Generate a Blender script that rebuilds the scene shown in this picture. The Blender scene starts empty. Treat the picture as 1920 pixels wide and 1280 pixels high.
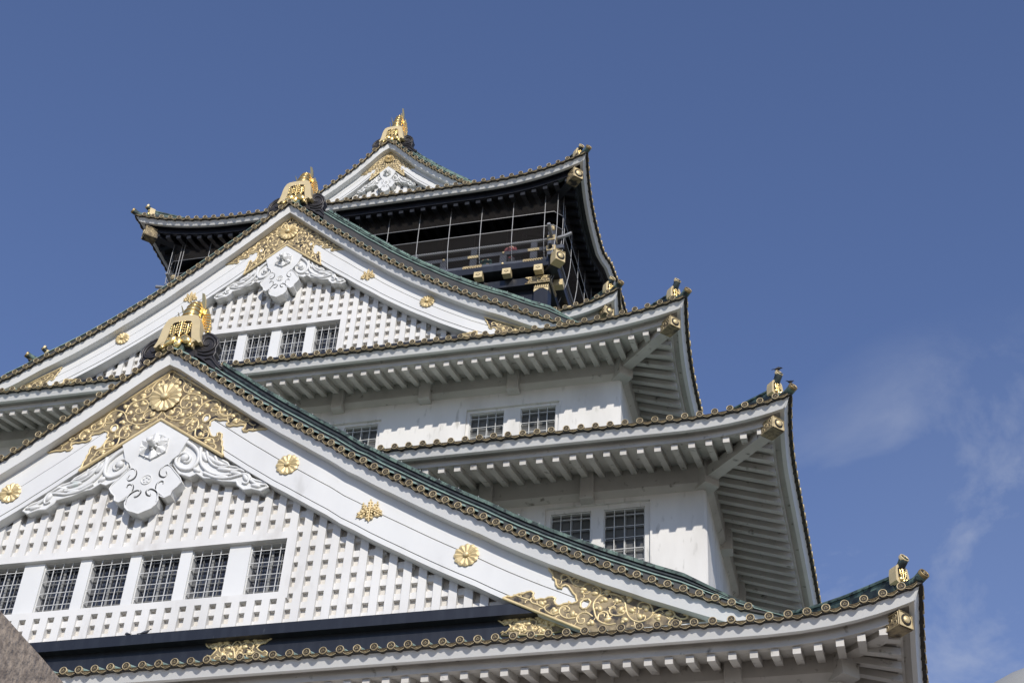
import bpy, math, random
from mathutils import Vector, Matrix
random.seed(7)
C = bpy.context.scene
U = 0.4                      # metres per tile pitch: all lengths below are in tile pitches
# ---------------------------------------------------------------- camera
cam_d = bpy.data.cameras.new('camera'); cam = bpy.data.objects.new('camera', cam_d)
C.collection.objects.link(cam); C.camera = cam
F, YAW, PIT, ROLL = 3126.65, 0.281118, 0.707704, 0.070795
cam_d.sensor_fit = 'HORIZONTAL'; cam_d.sensor_width = 36.0
cam_d.lens = F * 36.0 / 1920.0
cam_d.clip_start = 0.1; cam_d.clip_end = 5000
_f = Vector((-math.sin(YAW)*math.cos(PIT), math.cos(YAW)*math.cos(PIT), math.sin(PIT)))
_r = Vector((math.cos(YAW), math.sin(YAW), 0)); _u = _r.cross(_f)
_R = math.cos(ROLL)*_r + math.sin(ROLL)*_u; _U = -math.sin(ROLL)*_r + math.cos(ROLL)*_u
cam.matrix_world = Matrix.Translation(Vector((48.0297, -76.858, 0))*U) @ Matrix((_R, _U, -_f)).transposed().to_4x4()
C.render.resolution_x = 1024; C.render.resolution_y = 682
# ---------------------------------------------------------------- sun and sky
SUN = Vector((0.44, -1.0, 0.68)).normalized()
SEL = math.asin(SUN.z); SAZ = math.atan2(SUN.x, SUN.y)
sd = bpy.data.lights.new('sun', 'SUN'); sd.energy = 4.0; sd.angle = math.radians(0.9); sd.color = (1.0, 0.95, 0.875)
so = bpy.data.objects.new('sun', sd); C.collection.objects.link(so)
so.rotation_euler = (-SUN).to_track_quat('-Z', 'Y').to_euler(); so.location = (0, -60, 90)
w = bpy.data.worlds.new('World'); C.world = w; w.use_nodes = True
nt = w.node_tree; bg = nt.nodes['Background']
sky = nt.nodes.new('ShaderNodeTexSky'); sky.sky_type = 'NISHITA'; sky.sun_disc = False
sky.sun_elevation = SEL; sky.sun_rotation = SAZ; sky.altitude = 50; sky.air_density = 1.0; sky.dust_density = 0.0; sky.ozone_density = 2.6
tc = nt.nodes.new('ShaderNodeTexCoord')
mp = nt.nodes.new('ShaderNodeMapping'); mp.inputs['Scale'].default_value = (2.6, 2.6, 3.4); mp.inputs['Rotation'].default_value = (0.35, 0.5, 0.2)
ns = nt.nodes.new('ShaderNodeTexNoise'); ns.inputs['Scale'].default_value = 3.4; ns.inputs['Detail'].default_value = 10; ns.inputs['Roughness'].default_value = 0.6; ns.inputs['Distortion'].default_value = 0.35
cr = nt.nodes.new('ShaderNodeValToRGB'); cr.color_ramp.elements[0].position = 0.44; cr.color_ramp.elements[1].position = 0.66; cr.color_ramp.elements[0].color = (.06,.06,.06,1); cr.color_ramp.elements[1].color = (.62,.62,.62,1)
# thin cloud bank low in the north-east part of the sky
vm = nt.nodes.new('ShaderNodeVectorMath'); vm.operation = 'DOT_PRODUCT'; vm.inputs[1].default_value = Vector((0.08, 0.87, 0.49)).normalized()
mr = nt.nodes.new('ShaderNodeMapRange'); mr.inputs['From Min'].default_value = 0.978; mr.inputs['From Max'].default_value = 1.0
mul = nt.nodes.new('ShaderNodeMath'); mul.operation = 'MULTIPLY'
mul2 = nt.nodes.new('ShaderNodeMath'); mul2.operation = 'MULTIPLY'; mul2.inputs[1].default_value = 1.0
mix = nt.nodes.new('ShaderNodeMixRGB'); mix.inputs['Color2'].default_value = (4.6, 4.9, 5.6, 1)
L = nt.links
L.new(tc.outputs['Generated'], mp.inputs['Vector']); L.new(mp.outputs['Vector'], ns.inputs['Vector'])
L.new(ns.outputs['Fac'], cr.inputs['Fac']); L.new(tc.outputs['Generated'], vm.inputs[0])
L.new(vm.outputs['Value'], mr.inputs['Value']); L.new(cr.outputs['Color'], mul.inputs[0]); L.new(mr.outputs['Result'], mul.inputs[1])
L.new(mul.outputs[0], mul2.inputs[0]); L.new(mul2.outputs[0], mix.inputs['Fac'])
tint = nt.nodes.new('ShaderNodeMixRGB'); tint.blend_type = 'MULTIPLY'; tint.inputs['Fac'].default_value = 1; tint.inputs['Color2'].default_value = (1.04, .98, 1.16, 1)
L.new(sky.outputs['Color'], tint.inputs['Color1']); L.new(tint.outputs['Color'], mix.inputs['Color1']); L.new(mix.outputs['Color'], bg.inputs['Color'])
bg.inputs['Strength'].default_value = 0.125
C.view_settings.view_transform = 'Standard'; C.view_settings.look = 'None'; C.view_settings.exposure = 0.0
C.cycles.max_bounces = 8

# ---------------------------------------------------------------- materials
MATS = {}
def mat(name, col, rough=0.6, metal=0.0, col2=None, scale=3.0, lo=0.4, hi=0.6, detail=5.0, bump=0.0, bscale=None, stretch=None, spec=None, col3=None, s3=1.0, lo3=.55, hi3=.65):
    m = bpy.data.materials.new(name); m.use_nodes = True; n = m.node_tree; b = n.nodes['Principled BSDF']
    b.inputs['Base Color'].default_value = (*col, 1); b.inputs['Roughness'].default_value = rough; b.inputs['Metallic'].default_value = metal
    if spec is not None: b.inputs['Specular IOR Level'].default_value = spec
    tcn = n.nodes.new('ShaderNodeTexCoord'); mpn = n.nodes.new('ShaderNodeMapping')
    if stretch: mpn.inputs['Scale'].default_value = stretch
    n.links.new(tcn.outputs['Object'], mpn.inputs['Vector'])
    def noise(sc, d): 
        t = n.nodes.new('ShaderNodeTexNoise'); t.inputs['Scale'].default_value = sc; t.inputs['Detail'].default_value = d
        n.links.new(mpn.outputs['Vector'], t.inputs['Vector']); return t
    def ramp(src, a, bb):
        r = n.nodes.new('ShaderNodeMapRange'); r.inputs['From Min'].default_value = a; r.inputs['From Max'].default_value = bb
        n.links.new(src.outputs['Fac'], r.inputs['Value']); return r
    cur = None
    if col2:
        mx = n.nodes.new('ShaderNodeMixRGB'); mx.inputs['Color1'].default_value = (*col, 1); mx.inputs['Color2'].default_value = (*col2, 1)
        n.links.new(ramp(noise(scale, detail), lo, hi).outputs['Result'], mx.inputs['Fac']); cur = mx
        if col3:
            m3 = n.nodes.new('ShaderNodeMixRGB'); m3.inputs['Color2'].default_value = (*col3, 1)
            n.links.new(mx.outputs['Color'], m3.inputs['Color1']); n.links.new(ramp(noise(s3, 6), lo3, hi3).outputs['Result'], m3.inputs['Fac']); cur = m3
        n.links.new(cur.outputs['Color'], b.inputs['Base Color'])
    if bump:
        bp = n.nodes.new('ShaderNodeBump'); bp.inputs['Strength'].default_value = bump; bp.inputs['Distance'].default_value = 0.02
        n.links.new(noise(bscale or scale*3, 4).outputs['Fac'], bp.inputs['Height']); n.links.new(bp.outputs['Normal'], b.inputs['Normal'])
    MATS[name] = m; return m
mat('white_plaster', (.68,.66,.625), .7, col2=(.55,.53,.495), scale=1.1, lo=.42, hi=.75, bump=.15, bscale=9, col3=(.40,.385,.35), s3=5, lo3=.6, hi3=.78, stretch=(1.1,1.1,.3))
mat('white_board', (.695,.69,.665), .45, col2=(.635,.63,.61), scale=.7, lo=.45, hi=.7, col3=(.50,.49,.46), s3=1.4, lo3=.66, hi3=.82, stretch=(1,1,.35), bump=.05, bscale=3)
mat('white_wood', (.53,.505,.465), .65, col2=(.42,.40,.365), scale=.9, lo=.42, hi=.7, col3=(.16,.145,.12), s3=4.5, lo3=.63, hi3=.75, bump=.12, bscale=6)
mat('white_lattice', (.70,.685,.655), .6, col2=(.60,.585,.555), scale=.8, lo=.4, hi=.75, bump=.1, bscale=5, col3=(.48,.45,.41), s3=2.2, lo3=.58, hi3=.85, stretch=(1,1,.4))
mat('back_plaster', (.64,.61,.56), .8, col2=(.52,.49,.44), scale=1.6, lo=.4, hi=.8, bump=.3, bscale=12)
mat('carved_white', (.70,.695,.67), .5, col2=(.62,.615,.59), scale=1.2, lo=.4, hi=.7, bump=.15, bscale=5, col3=(.48,.57,.53), s3=1.1, lo3=.66, hi3=.78)
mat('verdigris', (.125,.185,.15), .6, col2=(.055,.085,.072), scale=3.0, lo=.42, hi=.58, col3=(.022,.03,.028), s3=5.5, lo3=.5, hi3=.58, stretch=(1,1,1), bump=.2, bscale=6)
mat('verdigris_light', (.20,.295,.235), .6, col2=(.12,.18,.15), scale=2.6, lo=.4, hi=.6, col3=(.03,.042,.036), s3=5, lo3=.54, hi3=.62, bump=.2)
mat('verdigris_tile', (.115,.15,.13), .55, col2=(.08,.105,.093), scale=3.0, lo=.45, hi=.65, bump=.15, col3=(.04,.045,.04), s3=5, lo3=.62, hi3=.7)
mat('verdigris_pale', (.27,.375,.32), .6, col2=(.16,.22,.195), scale=4.0, lo=.45, hi=.65, bump=.15)
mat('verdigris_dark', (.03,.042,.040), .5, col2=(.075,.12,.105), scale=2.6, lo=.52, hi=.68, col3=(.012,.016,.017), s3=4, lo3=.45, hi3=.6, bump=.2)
mat('dark_copper', (.05,.048,.044), .55, col2=(.032,.033,.032), scale=1.5, lo=.4, hi=.7, bump=.1)
mat('under_tile', (.030,.026,.021), .7)
mat('scroll_bronze', (.035,.031,.031), .42, metal=.3, col2=(.055,.05,.048), scale=2, lo=.4, hi=.7)
mat('aged_gold', (.58,.47,.28), .5, metal=.3, col2=(.38,.30,.17), scale=2.3, lo=.4, hi=.65, bump=.1, col3=(.26,.21,.13), s3=11, lo3=.56, hi3=.70)
mat('old_gold', (.42,.31,.14), .5, metal=.6, col2=(.20,.14,.06), scale=9, lo=.35, hi=.7, bump=.2)
mat('gold_leaf', (.78,.62,.34), .48, metal=.3, col2=(.56,.44,.23), scale=3, lo=.35, hi=.7, bump=.1)
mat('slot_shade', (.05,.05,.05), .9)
mat('polished_gold', (.92,.68,.28), .27, metal=.9, col2=(.82,.60,.25), scale=3, lo=.4, hi=.7)
mat('satin_gold', (.66,.53,.30), .55, metal=.35, col2=(.60,.48,.27), scale=4, lo=.4, hi=.7)
mat('recess_bronze', (.014,.010,.007), .6, col2=(.05,.036,.02), scale=9, lo=.52, hi=.68, metal=.1)
mat('recess_gold', (.15,.112,.065), .55, col2=(.32,.25,.14), scale=6, lo=.40, hi=.62, metal=.15, col3=(.025,.02,.018), s3=2.6, lo3=.54, hi3=.62)
mat('black_lacquer', (.012,.013,.018), .32, col2=(.018,.019,.024), scale=3, lo=.4, hi=.7)
mat('black_board', (.014,.015,.019), .36, col2=(.021,.023,.028), scale=2.5, lo=.45, hi=.7, col3=(.075,.08,.085), s3=8, lo3=.68, hi3=.73, stretch=(2.2,1,.35))
mat('black_soffit', (.006,.006,.007), .6)
mat('grey_rail', (.085,.09,.105), .4, col2=(.06,.065,.075), scale=2)
mat('steel_pipe', (.30,.30,.30), .45, metal=.3)
mat('glass_dark', (.018,.021,.030), .10, col2=(.03,.034,.044), scale=1.3, lo=.4, hi=.6, spec=.6)
mat('glass_grey', (.085,.085,.08), .2, col2=(.13,.13,.125), scale=.9, lo=.4, hi=.6, spec=.5)
mat('window_white', (.60,.595,.57), .5, col2=(.48,.475,.45), scale=3, lo=.45, hi=.7)
mat('sash_shaded', (.22,.22,.21), .5)  # window white darkened to paint in the shade behind the grille
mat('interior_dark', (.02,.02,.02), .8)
mat('granite', (.40,.32,.24), .85, col2=(.24,.19,.145), scale=16, lo=.42, hi=.62, detail=9, bump=.7, bscale=26, col3=(.42,.27,.15), s3=.9, lo3=.5, hi3=.75)
mat('base_stone', (.30,.28,.25), .85, col2=(.20,.185,.16), scale=1.2, lo=.4, hi=.6, bump=.5, bscale=6)
mat('gravel', (.21,.185,.15), .9, col2=(.16,.14,.115), scale=6, lo=.4, hi=.6, bump=.4)
mat('lamp_glass', (.33,.33,.31), .5)
mat('pole_metal', (.10,.10,.10), .45, metal=.6)
mat('red_cloth', (.22,.045,.055), .8, col2=(.10,.03,.035), scale=14, lo=.45, hi=.55)
mat('green_cloth', (.03,.08,.07), .8); mat('skin', (.45,.29,.21), .6); mat('hair', (.02,.015,.012), .5); mat('dark_cloth', (.03,.03,.04), .8)
mat('orange_cloth', (.75,.08,.04), .7)
mat('pigeon_grey', (.065,.07,.085), .6, col2=(.03,.033,.04), scale=12, lo=.4, hi=.6); mat('crow_black', (.012,.012,.014), .4); mat('beak', (.08,.06,.05), .5)
# wire mesh of the safety net: a diamond weave, open between the wires
m = bpy.data.materials.new('wire_mesh'); m.use_nodes = True; n = m.node_tree
for nd in list(n.nodes):
    if nd.type != 'OUTPUT_MATERIAL': n.nodes.remove(nd)
o_ = n.nodes['Material Output']; tr = n.nodes.new('ShaderNodeBsdfTransparent'); df = n.nodes.new('ShaderNodeBsdfDiffuse'); df.inputs['Color'].default_value = (.055,.05,.047,1)
mxs = n.nodes.new('ShaderNodeMixShader'); tcn = n.nodes.new('ShaderNodeTexCoord'); sp = n.nodes.new('ShaderNodeSeparateXYZ')
n.links.new(tcn.outputs['Object'], sp.inputs[0])
hv = n.nodes.new('ShaderNodeMath'); hv.operation = 'ADD'; n.links.new(sp.outputs['X'], hv.inputs[0]); n.links.new(sp.outputs['Y'], hv.inputs[1])
outs = []
for op in ('ADD', 'SUBTRACT'):
    a = n.nodes.new('ShaderNodeMath'); a.operation = op; n.links.new(hv.outputs[0], a.inputs[0]); n.links.new(sp.outputs['Z'], a.inputs[1])
    k = n.nodes.new('ShaderNodeMath'); k.operation = 'PINGPONG'; k.inputs[1].default_value = .045; n.links.new(a.outputs[0], k.inputs[0])
    g = n.nodes.new('ShaderNodeMath'); g.operation = 'LESS_THAN'; g.inputs[1].default_value = .0062; n.links.new(k.outputs[0], g.inputs[0]); outs.append(g)
mm = n.nodes.new('ShaderNodeMath'); mm.operation = 'MAXIMUM'; n.links.new(outs[0].outputs[0], mm.inputs[0]); n.links.new(outs[1].outputs[0], mm.inputs[1])
n.links.new(mm.outputs[0], mxs.inputs[0]); n.links.new(tr.outputs[0], mxs.inputs[1]); n.links.new(df.outputs[0], mxs.inputs[2]); n.links.new(mxs.outputs[0], o_.inputs['Surface'])
MATS['wire_mesh'] = m

# ---------------------------------------------------------------- mesh helpers
def catmull(pts, sub=3):
    if len(pts) < 3: return [Vector(p) for p in pts]
    P = [Vector(p) for p in pts]; out = []
    for i in range(len(P)-1):
        p0 = P[max(i-1,0)]; p1 = P[i]; p2 = P[i+1]; p3 = P[min(i+2,len(P)-1)]
        for k in range(sub):
            t = k/sub
            out.append(.5*((2*p1)+(p2-p0)*t+(2*p0-5*p1+4*p2-p3)*t*t+(3*p1-p0-3*p2+p3)*t**3))
    out.append(P[-1]); return out
class MB:
    def __init__(s): s.v = []; s.f = []; s.m = []; s.names = []; s.sm = []
    def mi(s, name):
        if name not in s.names: s.names.append(name)
        return s.names.index(name)
    def add(s, vs, fs, m, smooth=False):
        o = len(s.v); s.v += [tuple(p) for p in vs]; k = s.mi(m)
        for f in fs: s.f.append([o+i for i in f]); s.m.append(k); s.sm.append(smooth)
    def box(s, x0, x1, y0, y1, z0, z1, m):
        s.add([(x0,y0,z0),(x1,y0,z0),(x1,y1,z0),(x0,y1,z0),(x0,y0,z1),(x1,y0,z1),(x1,y1,z1),(x0,y1,z1)],
              [(0,3,2,1),(4,5,6,7),(0,1,5,4),(1,2,6,5),(2,3,7,6),(3,0,4,7)], m)
    def bev(s, x0, x1, y0, y1, z0, z1, m, b=.04):     # box with the four edges of its front (-y) face cut back
        s.add([(x0,y0+b,z0),(x1,y0+b,z0),(x1,y1,z0),(x0,y1,z0),(x0,y0+b,z1),(x1,y0+b,z1),(x1,y1,z1),(x0,y1,z1),
               (x0+b,y0,z0+b),(x1-b,y0,z0+b),(x1-b,y0,z1-b),(x0+b,y0,z1-b)],
              [(0,3,2,1),(4,5,6,7),(8,9,10,11),(0,1,9,8),(1,5,10,9),(5,4,11,10),(4,0,8,11),(1,2,6,5),(2,3,7,6),(3,0,4,7)], m)
    def frame(s, O, X, Y, Z, sx, sy, sz, m, taper=1.0):   # oriented box centred in x,z, from y=0 to sy
        O = Vector(O); X = Vector(X).normalized(); Y = Vector(Y).normalized(); Z = Vector(Z).normalized(); vs = []
        for k, yy in ((1.0, 0), (taper, sy)):
            for a, b in ((-.5,-.5),(.5,-.5),(.5,.5),(-.5,.5)): vs.append(O + X*(a*sx*k) + Y*yy + Z*(b*sz*k))
        s.add(vs, [(0,3,2,1),(4,5,6,7),(0,1,5,4),(1,2,6,5),(2,3,7,6),(3,0,4,7)], m)
    def beam(s, a, b, w, h, m, up=(0,0,1)):               # box of section w x h whose TOP centre line runs a to b
        a = Vector(a); b = Vector(b); d = (b-a).normalized(); sd = d.cross(Vector(up)).normalized(); n = sd.cross(d).normalized()
        vs = [p + sd*(q*w/2) + n*r for p in (a, b) for q, r in ((-1,-h),(1,-h),(1,0),(-1,0))]
        s.add(vs, [(0,3,2,1),(4,5,6,7),(0,1,5,4),(1,2,6,5),(2,3,7,6),(3,0,4,7)], m)
    def prism(s, poly, fn, d0, d1, m, side=None):         # poly (u,v) -> fn(u,v,d)
        n_ = len(poly); a = [fn(u, v, d0) for u, v in poly]; b = [fn(u, v, d1) for u, v in poly]
        s.add(a, [list(range(n_))], m); s.add(b, [list(range(n_))[::-1]], m)
        s.add(a+b, [(i, (i+1) % n_, n_+(i+1) % n_, n_+i) for i in range(n_)], side or m)
    def tube(s, pts, r, m, n=6, r1=None, caps=True, flat=None):
        P = [Vector(p) for p in pts]; k = len(P); r1 = r if r1 is None else r1; vs = []
        ref = None
        for i, p in enumerate(P):
            t = (P[min(i+1,k-1)]-P[max(i-1,0)]).normalized()
            if ref is None: ref = Vector((0,0,1)) if abs(t.z) < .9 else Vector((1,0,0))
            a = t.cross(ref).normalized(); b = a.cross(t).normalized(); ref = b
            rr = r + (r1-r)*i/max(k-1,1)
            for q in range(n):
                an = 2*math.pi*q/n; vs.append(p + a*(math.cos(an)*rr) + b*(math.sin(an)*rr))
        fs = [(i*n+q, i*n+(q+1) % n, (i+1)*n+(q+1) % n, (i+1)*n+q) for i in range(k-1) for q in range(n)]
        s.add(vs, fs, m, True)
        if caps: s.add(vs[:n], [list(range(n))[::-1]], m); s.add(vs[-n:], [list(range(n))], m)
    def lathe(s, O, X, Y, Z, prof, m, n=14, smooth=True, a0=0, a1=2*math.pi):   # prof list of (r, h): circle in X,Z, axis Y
        O = Vector(O); full = abs(a1-a0-2*math.pi) < 1e-6; c = n if full else n+1; vs = []
        for r, h in prof:
            for q in range(c):
                an = a0+(a1-a0)*q/n; vs.append(O + X*(math.cos(an)*r) + Z*(math.sin(an)*r) + Y*h)
        fs = []
        for i in range(len(prof)-1):
            for q in range(n):
                q2 = (q+1) % c; fs.append((i*c+q, i*c+q2, (i+1)*c+q2, (i+1)*c+q))
        s.add(vs, fs, m, smooth)
    def blob(s, c, rx, ry, rz, m, n=8, k=5, rot=0):
        vs = []; fs = []; ca, sa = math.cos(rot), math.sin(rot)
        for i in range(k+1):
            th = math.pi*i/k
            for q in range(n):
                ph = 2*math.pi*q/n; x = rx*math.sin(th)*math.cos(ph); z = rz*math.cos(th); y = ry*math.sin(th)*math.sin(ph)
                vs.append((c[0]+x*ca-z*sa, c[1]+y, c[2]+x*sa+z*ca))
        for i in range(k):
            for q in range(n): fs.append((i*n+q, i*n+(q+1) % n, (i+1)*n+(q+1) % n, (i+1)*n+q))
        s.add(vs, fs, m, True)
    def grid(s, G, m, smooth=True):
        r, c = len(G), len(G[0]); s.add([p for row in G for p in row], [(i*c+j, i*c+j+1, (i+1)*c+j+1, (i+1)*c+j) for i in range(r-1) for j in range(c-1)], m, smooth)
    def sweep(s, rows, m, smooth=False, closed=True):     # rows: list of section rings
        c = len(rows[0]); vs = [p for r in rows for p in r]; fs = []
        for i in range(len(rows)-1):
            for j in range(c if closed else c-1): fs.append((i*c+j, i*c+(j+1) % c, (i+1)*c+(j+1) % c, (i+1)*c+j))
        s.add(vs, fs, m, smooth)
        if closed: s.add(rows[0], [list(range(c))[::-1]], m); s.add(rows[-1], [list(range(c))], m)
    def build(s, name, parent=None, kind=None, label=None):
        me = bpy.data.meshes.new(name); me.from_pydata([(x*U, y*U, z*U) for x, y, z in s.v], [], s.f)
        for nm in s.names: me.materials.append(MATS[nm])
        me.polygons.foreach_set('material_index', s.m); me.polygons.foreach_set('use_smooth', s.sm)
        me.update()
        o = bpy.data.objects.new(name, me); C.collection.objects.link(o)
        if parent is not None:
            o.parent = parent; o.matrix_parent_inverse = parent.matrix_world.inverted()
        if kind: o['kind'] = kind
        if label: o['label'] = label
        return o
def thing(name, label, cat, loc, group=None):
    e = bpy.data.objects.new(name, None); C.collection.objects.link(e); e.location = Vector(loc)*U
    e['label'] = label; e['category'] = cat
    if group: e['group'] = group
    bpy.context.view_layer.update(); return e
def tag(o, label, cat, group=None):
    o['label'] = label; o['category'] = cat
    if group: o['group'] = group
def lerp(a, b, t): return a+(b-a)*t
def interp(x, pts):
    if x <= pts[0][0]: a, b = pts[0], pts[1]
    elif x >= pts[-1][0]: a, b = pts[-2], pts[-1]
    else:
        for i in range(len(pts)-1):
            if pts[i][0] <= x <= pts[i+1][0]: a, b = pts[i], pts[i+1]; break
    return a[1]+(b[1]-a[1])*(x-a[0])/(b[0]-a[0]) if b[0] != a[0] else a[1]

# ---------------------------------------------------------------- ground
g = MB(); g.add([(-3000,-3000,-4),(3000,-3000,-4),(3000,3000,-4),(-3000,3000,-4)], [(0,1,2,3)], 'gravel'); g.build('ground', kind='structure')

keep = thing('castle_keep', 'white five tiered castle keep with gilded gables, green copper roofs and black top storey', 'castle', (0, 50, -4))

# ---------------------------------------------------------------- end tiles and the curved eave tiles between them
Z = Vector((0,0,1))
def end_tile(mb, P, Uv, W, r, det=2, ring='aged_gold', V=Z):
    P = Vector(P); Uv = Vector(Uv).normalized(); W = Vector(W).normalized(); V = Vector(V)
    n = 16 if det > 1 else 10
    mb.lathe(P, Uv, W, V, [(r,-.14),(r,.03),(r*.95,.05),(r*.84,.05),(r*.79,.01)], ring, n)
    mb.add([P + Uv*(math.cos(2*math.pi*q/n)*r*.8) + V*(math.sin(2*math.pi*q/n)*r*.8) + W*.015 for q in range(n)], [list(range(n))], 'recess_bronze')
    if det < 1: return
    for k in range(3):                     # three-comma swirl
        a = 2*math.pi*k/3+.5; pts = []
        for i in range(4):
            aa = a+i*.55; rr = r*(.15+.10*i); pts.append(P + Uv*(math.cos(aa)*rr) + V*(math.sin(aa)*rr) + W*.04)
        mb.tube(pts, r*.11, 'aged_gold', 4, r1=r*.03, caps=False)
    if det > 1:
        for k in range(12):
            aa = 2*math.pi*k/12; c = P + Uv*(math.cos(aa)*r*.62) + V*(math.sin(aa)*r*.62) + W*.02; q = r*.055
            mb.add([c-Uv*q-V*q, c+Uv*q-V*q, c+Uv*q+V*q, c-Uv*q+V*q, c+W*.03], [(0,1,4),(1,2,4),(2,3,4),(3,0,4)], 'aged_gold')
def eave_tile(mb, P0, P1, W, r, det=2, drop=1.0):
    P0 = Vector(P0); P1 = Vector(P1); W = Vector(W).normalized(); D = P1-P0; Ln = D.length
    if Ln < .3: return
    u0 = r*.9/Ln; N = 8; top = []; bot = []
    for i in range(N+1):
        t = lerp(u0, 1-u0, i/N); a = (i/N-.5)*2
        zt = -r*.42 - .075*(1-a*a)*drop; zb = -r*.88 - (.135*(1-abs(a)**1.6))*drop
        top.append(P0+D*t+Z*zt); bot.append(P0+D*t+Z*zb)
    mb.add([p-W*.03 for p in top+bot], [(i,i+1,N+2+i,N+1+i) for i in range(N)], 'recess_bronze')
    mb.tube([p+W*.0 for p in bot], .022, 'aged_gold', 4, caps=False)
    mb.tube([p+W*.0 for p in top], .012, 'old_gold', 4, caps=False)
    # body going back under the tile
    B = [p-W*.55 for p in bot]; mb.add(bot+B, [(i,i+1,N+2+i,N+1+i) for i in range(N)], 'under_tile')
    if det > 0:
        for k, (t, q, dz) in enumerate(((.5,.04,0),(.40,.026,.03),(.60,.026,.03),(.31,.022,.05),(.69,.022,.05),(.22,.022,.05),(.78,.022,.05))):
            tt = lerp(u0,1-u0,t); a = (t-.5)*2; zc = (-r*.42-.075*(1-a*a)*drop - r*.88-.135*(1-abs(a)**1.6)*drop)/2
            c = P0+D*tt+Z*zc; X = D.normalized()
            mb.add([c-X*q-Z*q*.8, c+X*q-Z*q*.8, c+X*q+Z*q*.8, c-X*q+Z*q*.8, c+W*.05], [(0,1,4),(1,2,4),(2,3,4),(3,0,4)], 'aged_gold')

YC = 50.0
class Tier:
    def __init__(s, X, Y, z, K, S, Q, p, ow, slope, run, bump=0):
        s.X, s.Y, s.z, s.K, s.S, s.Q, s.p, s.ow, s.slope, s.run, s.bump = X, Y, z, K, S, Q, p, ow, slope, run, bump
        s.D = YC-Y
    def Lh(s, side): return s.X if side in ('front','back') else s.D
    def sh(s, d): return max(0.0, 1-max(d,0)/s.S)**2.5
    def pt(s, side, t, o, dz):
        L_ = s.Lh(side); d = L_-abs(t); k = s.sh(d); off = s.Q*(1-k)+o; z = s.z+s.K*k+dz
        if s.bump and side in ('left','right'):
            q = max(0.0, 1-(abs(t)/8.2)**2)**1.6 if abs(t) < 8.2 else 0.0
            z += s.bump*q; off -= .35*min(1, q*3)
        if side == 'front': return Vector((t, s.Y+off, z))
        if side == 'back': return Vector((-t, 2*YC-s.Y-off, z))
        if side == 'right': return Vector((s.X-off, YC+t, z))
        return Vector((-s.X+off, YC-t, z))
    def out(s, side): return {'front':Vector((0,-1,0)),'back':Vector((0,1,0)),'right':Vector((1,0,0)),'left':Vector((-1,0,0))}[side]
    def rise(s, o): return .34*o+(s.slope-.34)/s.run*o*o
    def wallpt(s, side, t, inset, z):      # straight wall line at inset from the corner point
        if side == 'front': return Vector((t, s.Y+inset, z))
        if side == 'back': return Vector((-t, 2*YC-s.Y-inset, z))
        if side == 'right': return Vector((s.X-inset, YC+t, z))
        return Vector((-s.X+inset, YC-t, z))
SIDES = ('front','right','left','back')
def us(n): return [math.sin((i/n-.5)*math.pi) for i in range(n+1)]
RF0 = 1.35                                  # where the rafter ends stand behind the tile faces
def eave_strip(mb, T, side, sec, m, n=44, smooth=False):
    L_ = T.Lh(side); rows = []
    for u in us(n):
        rows.append([T.pt(side, u*(L_-o), o, dz) for o, dz in sec])
    mb.sweep(rows, m, smooth)
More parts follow.
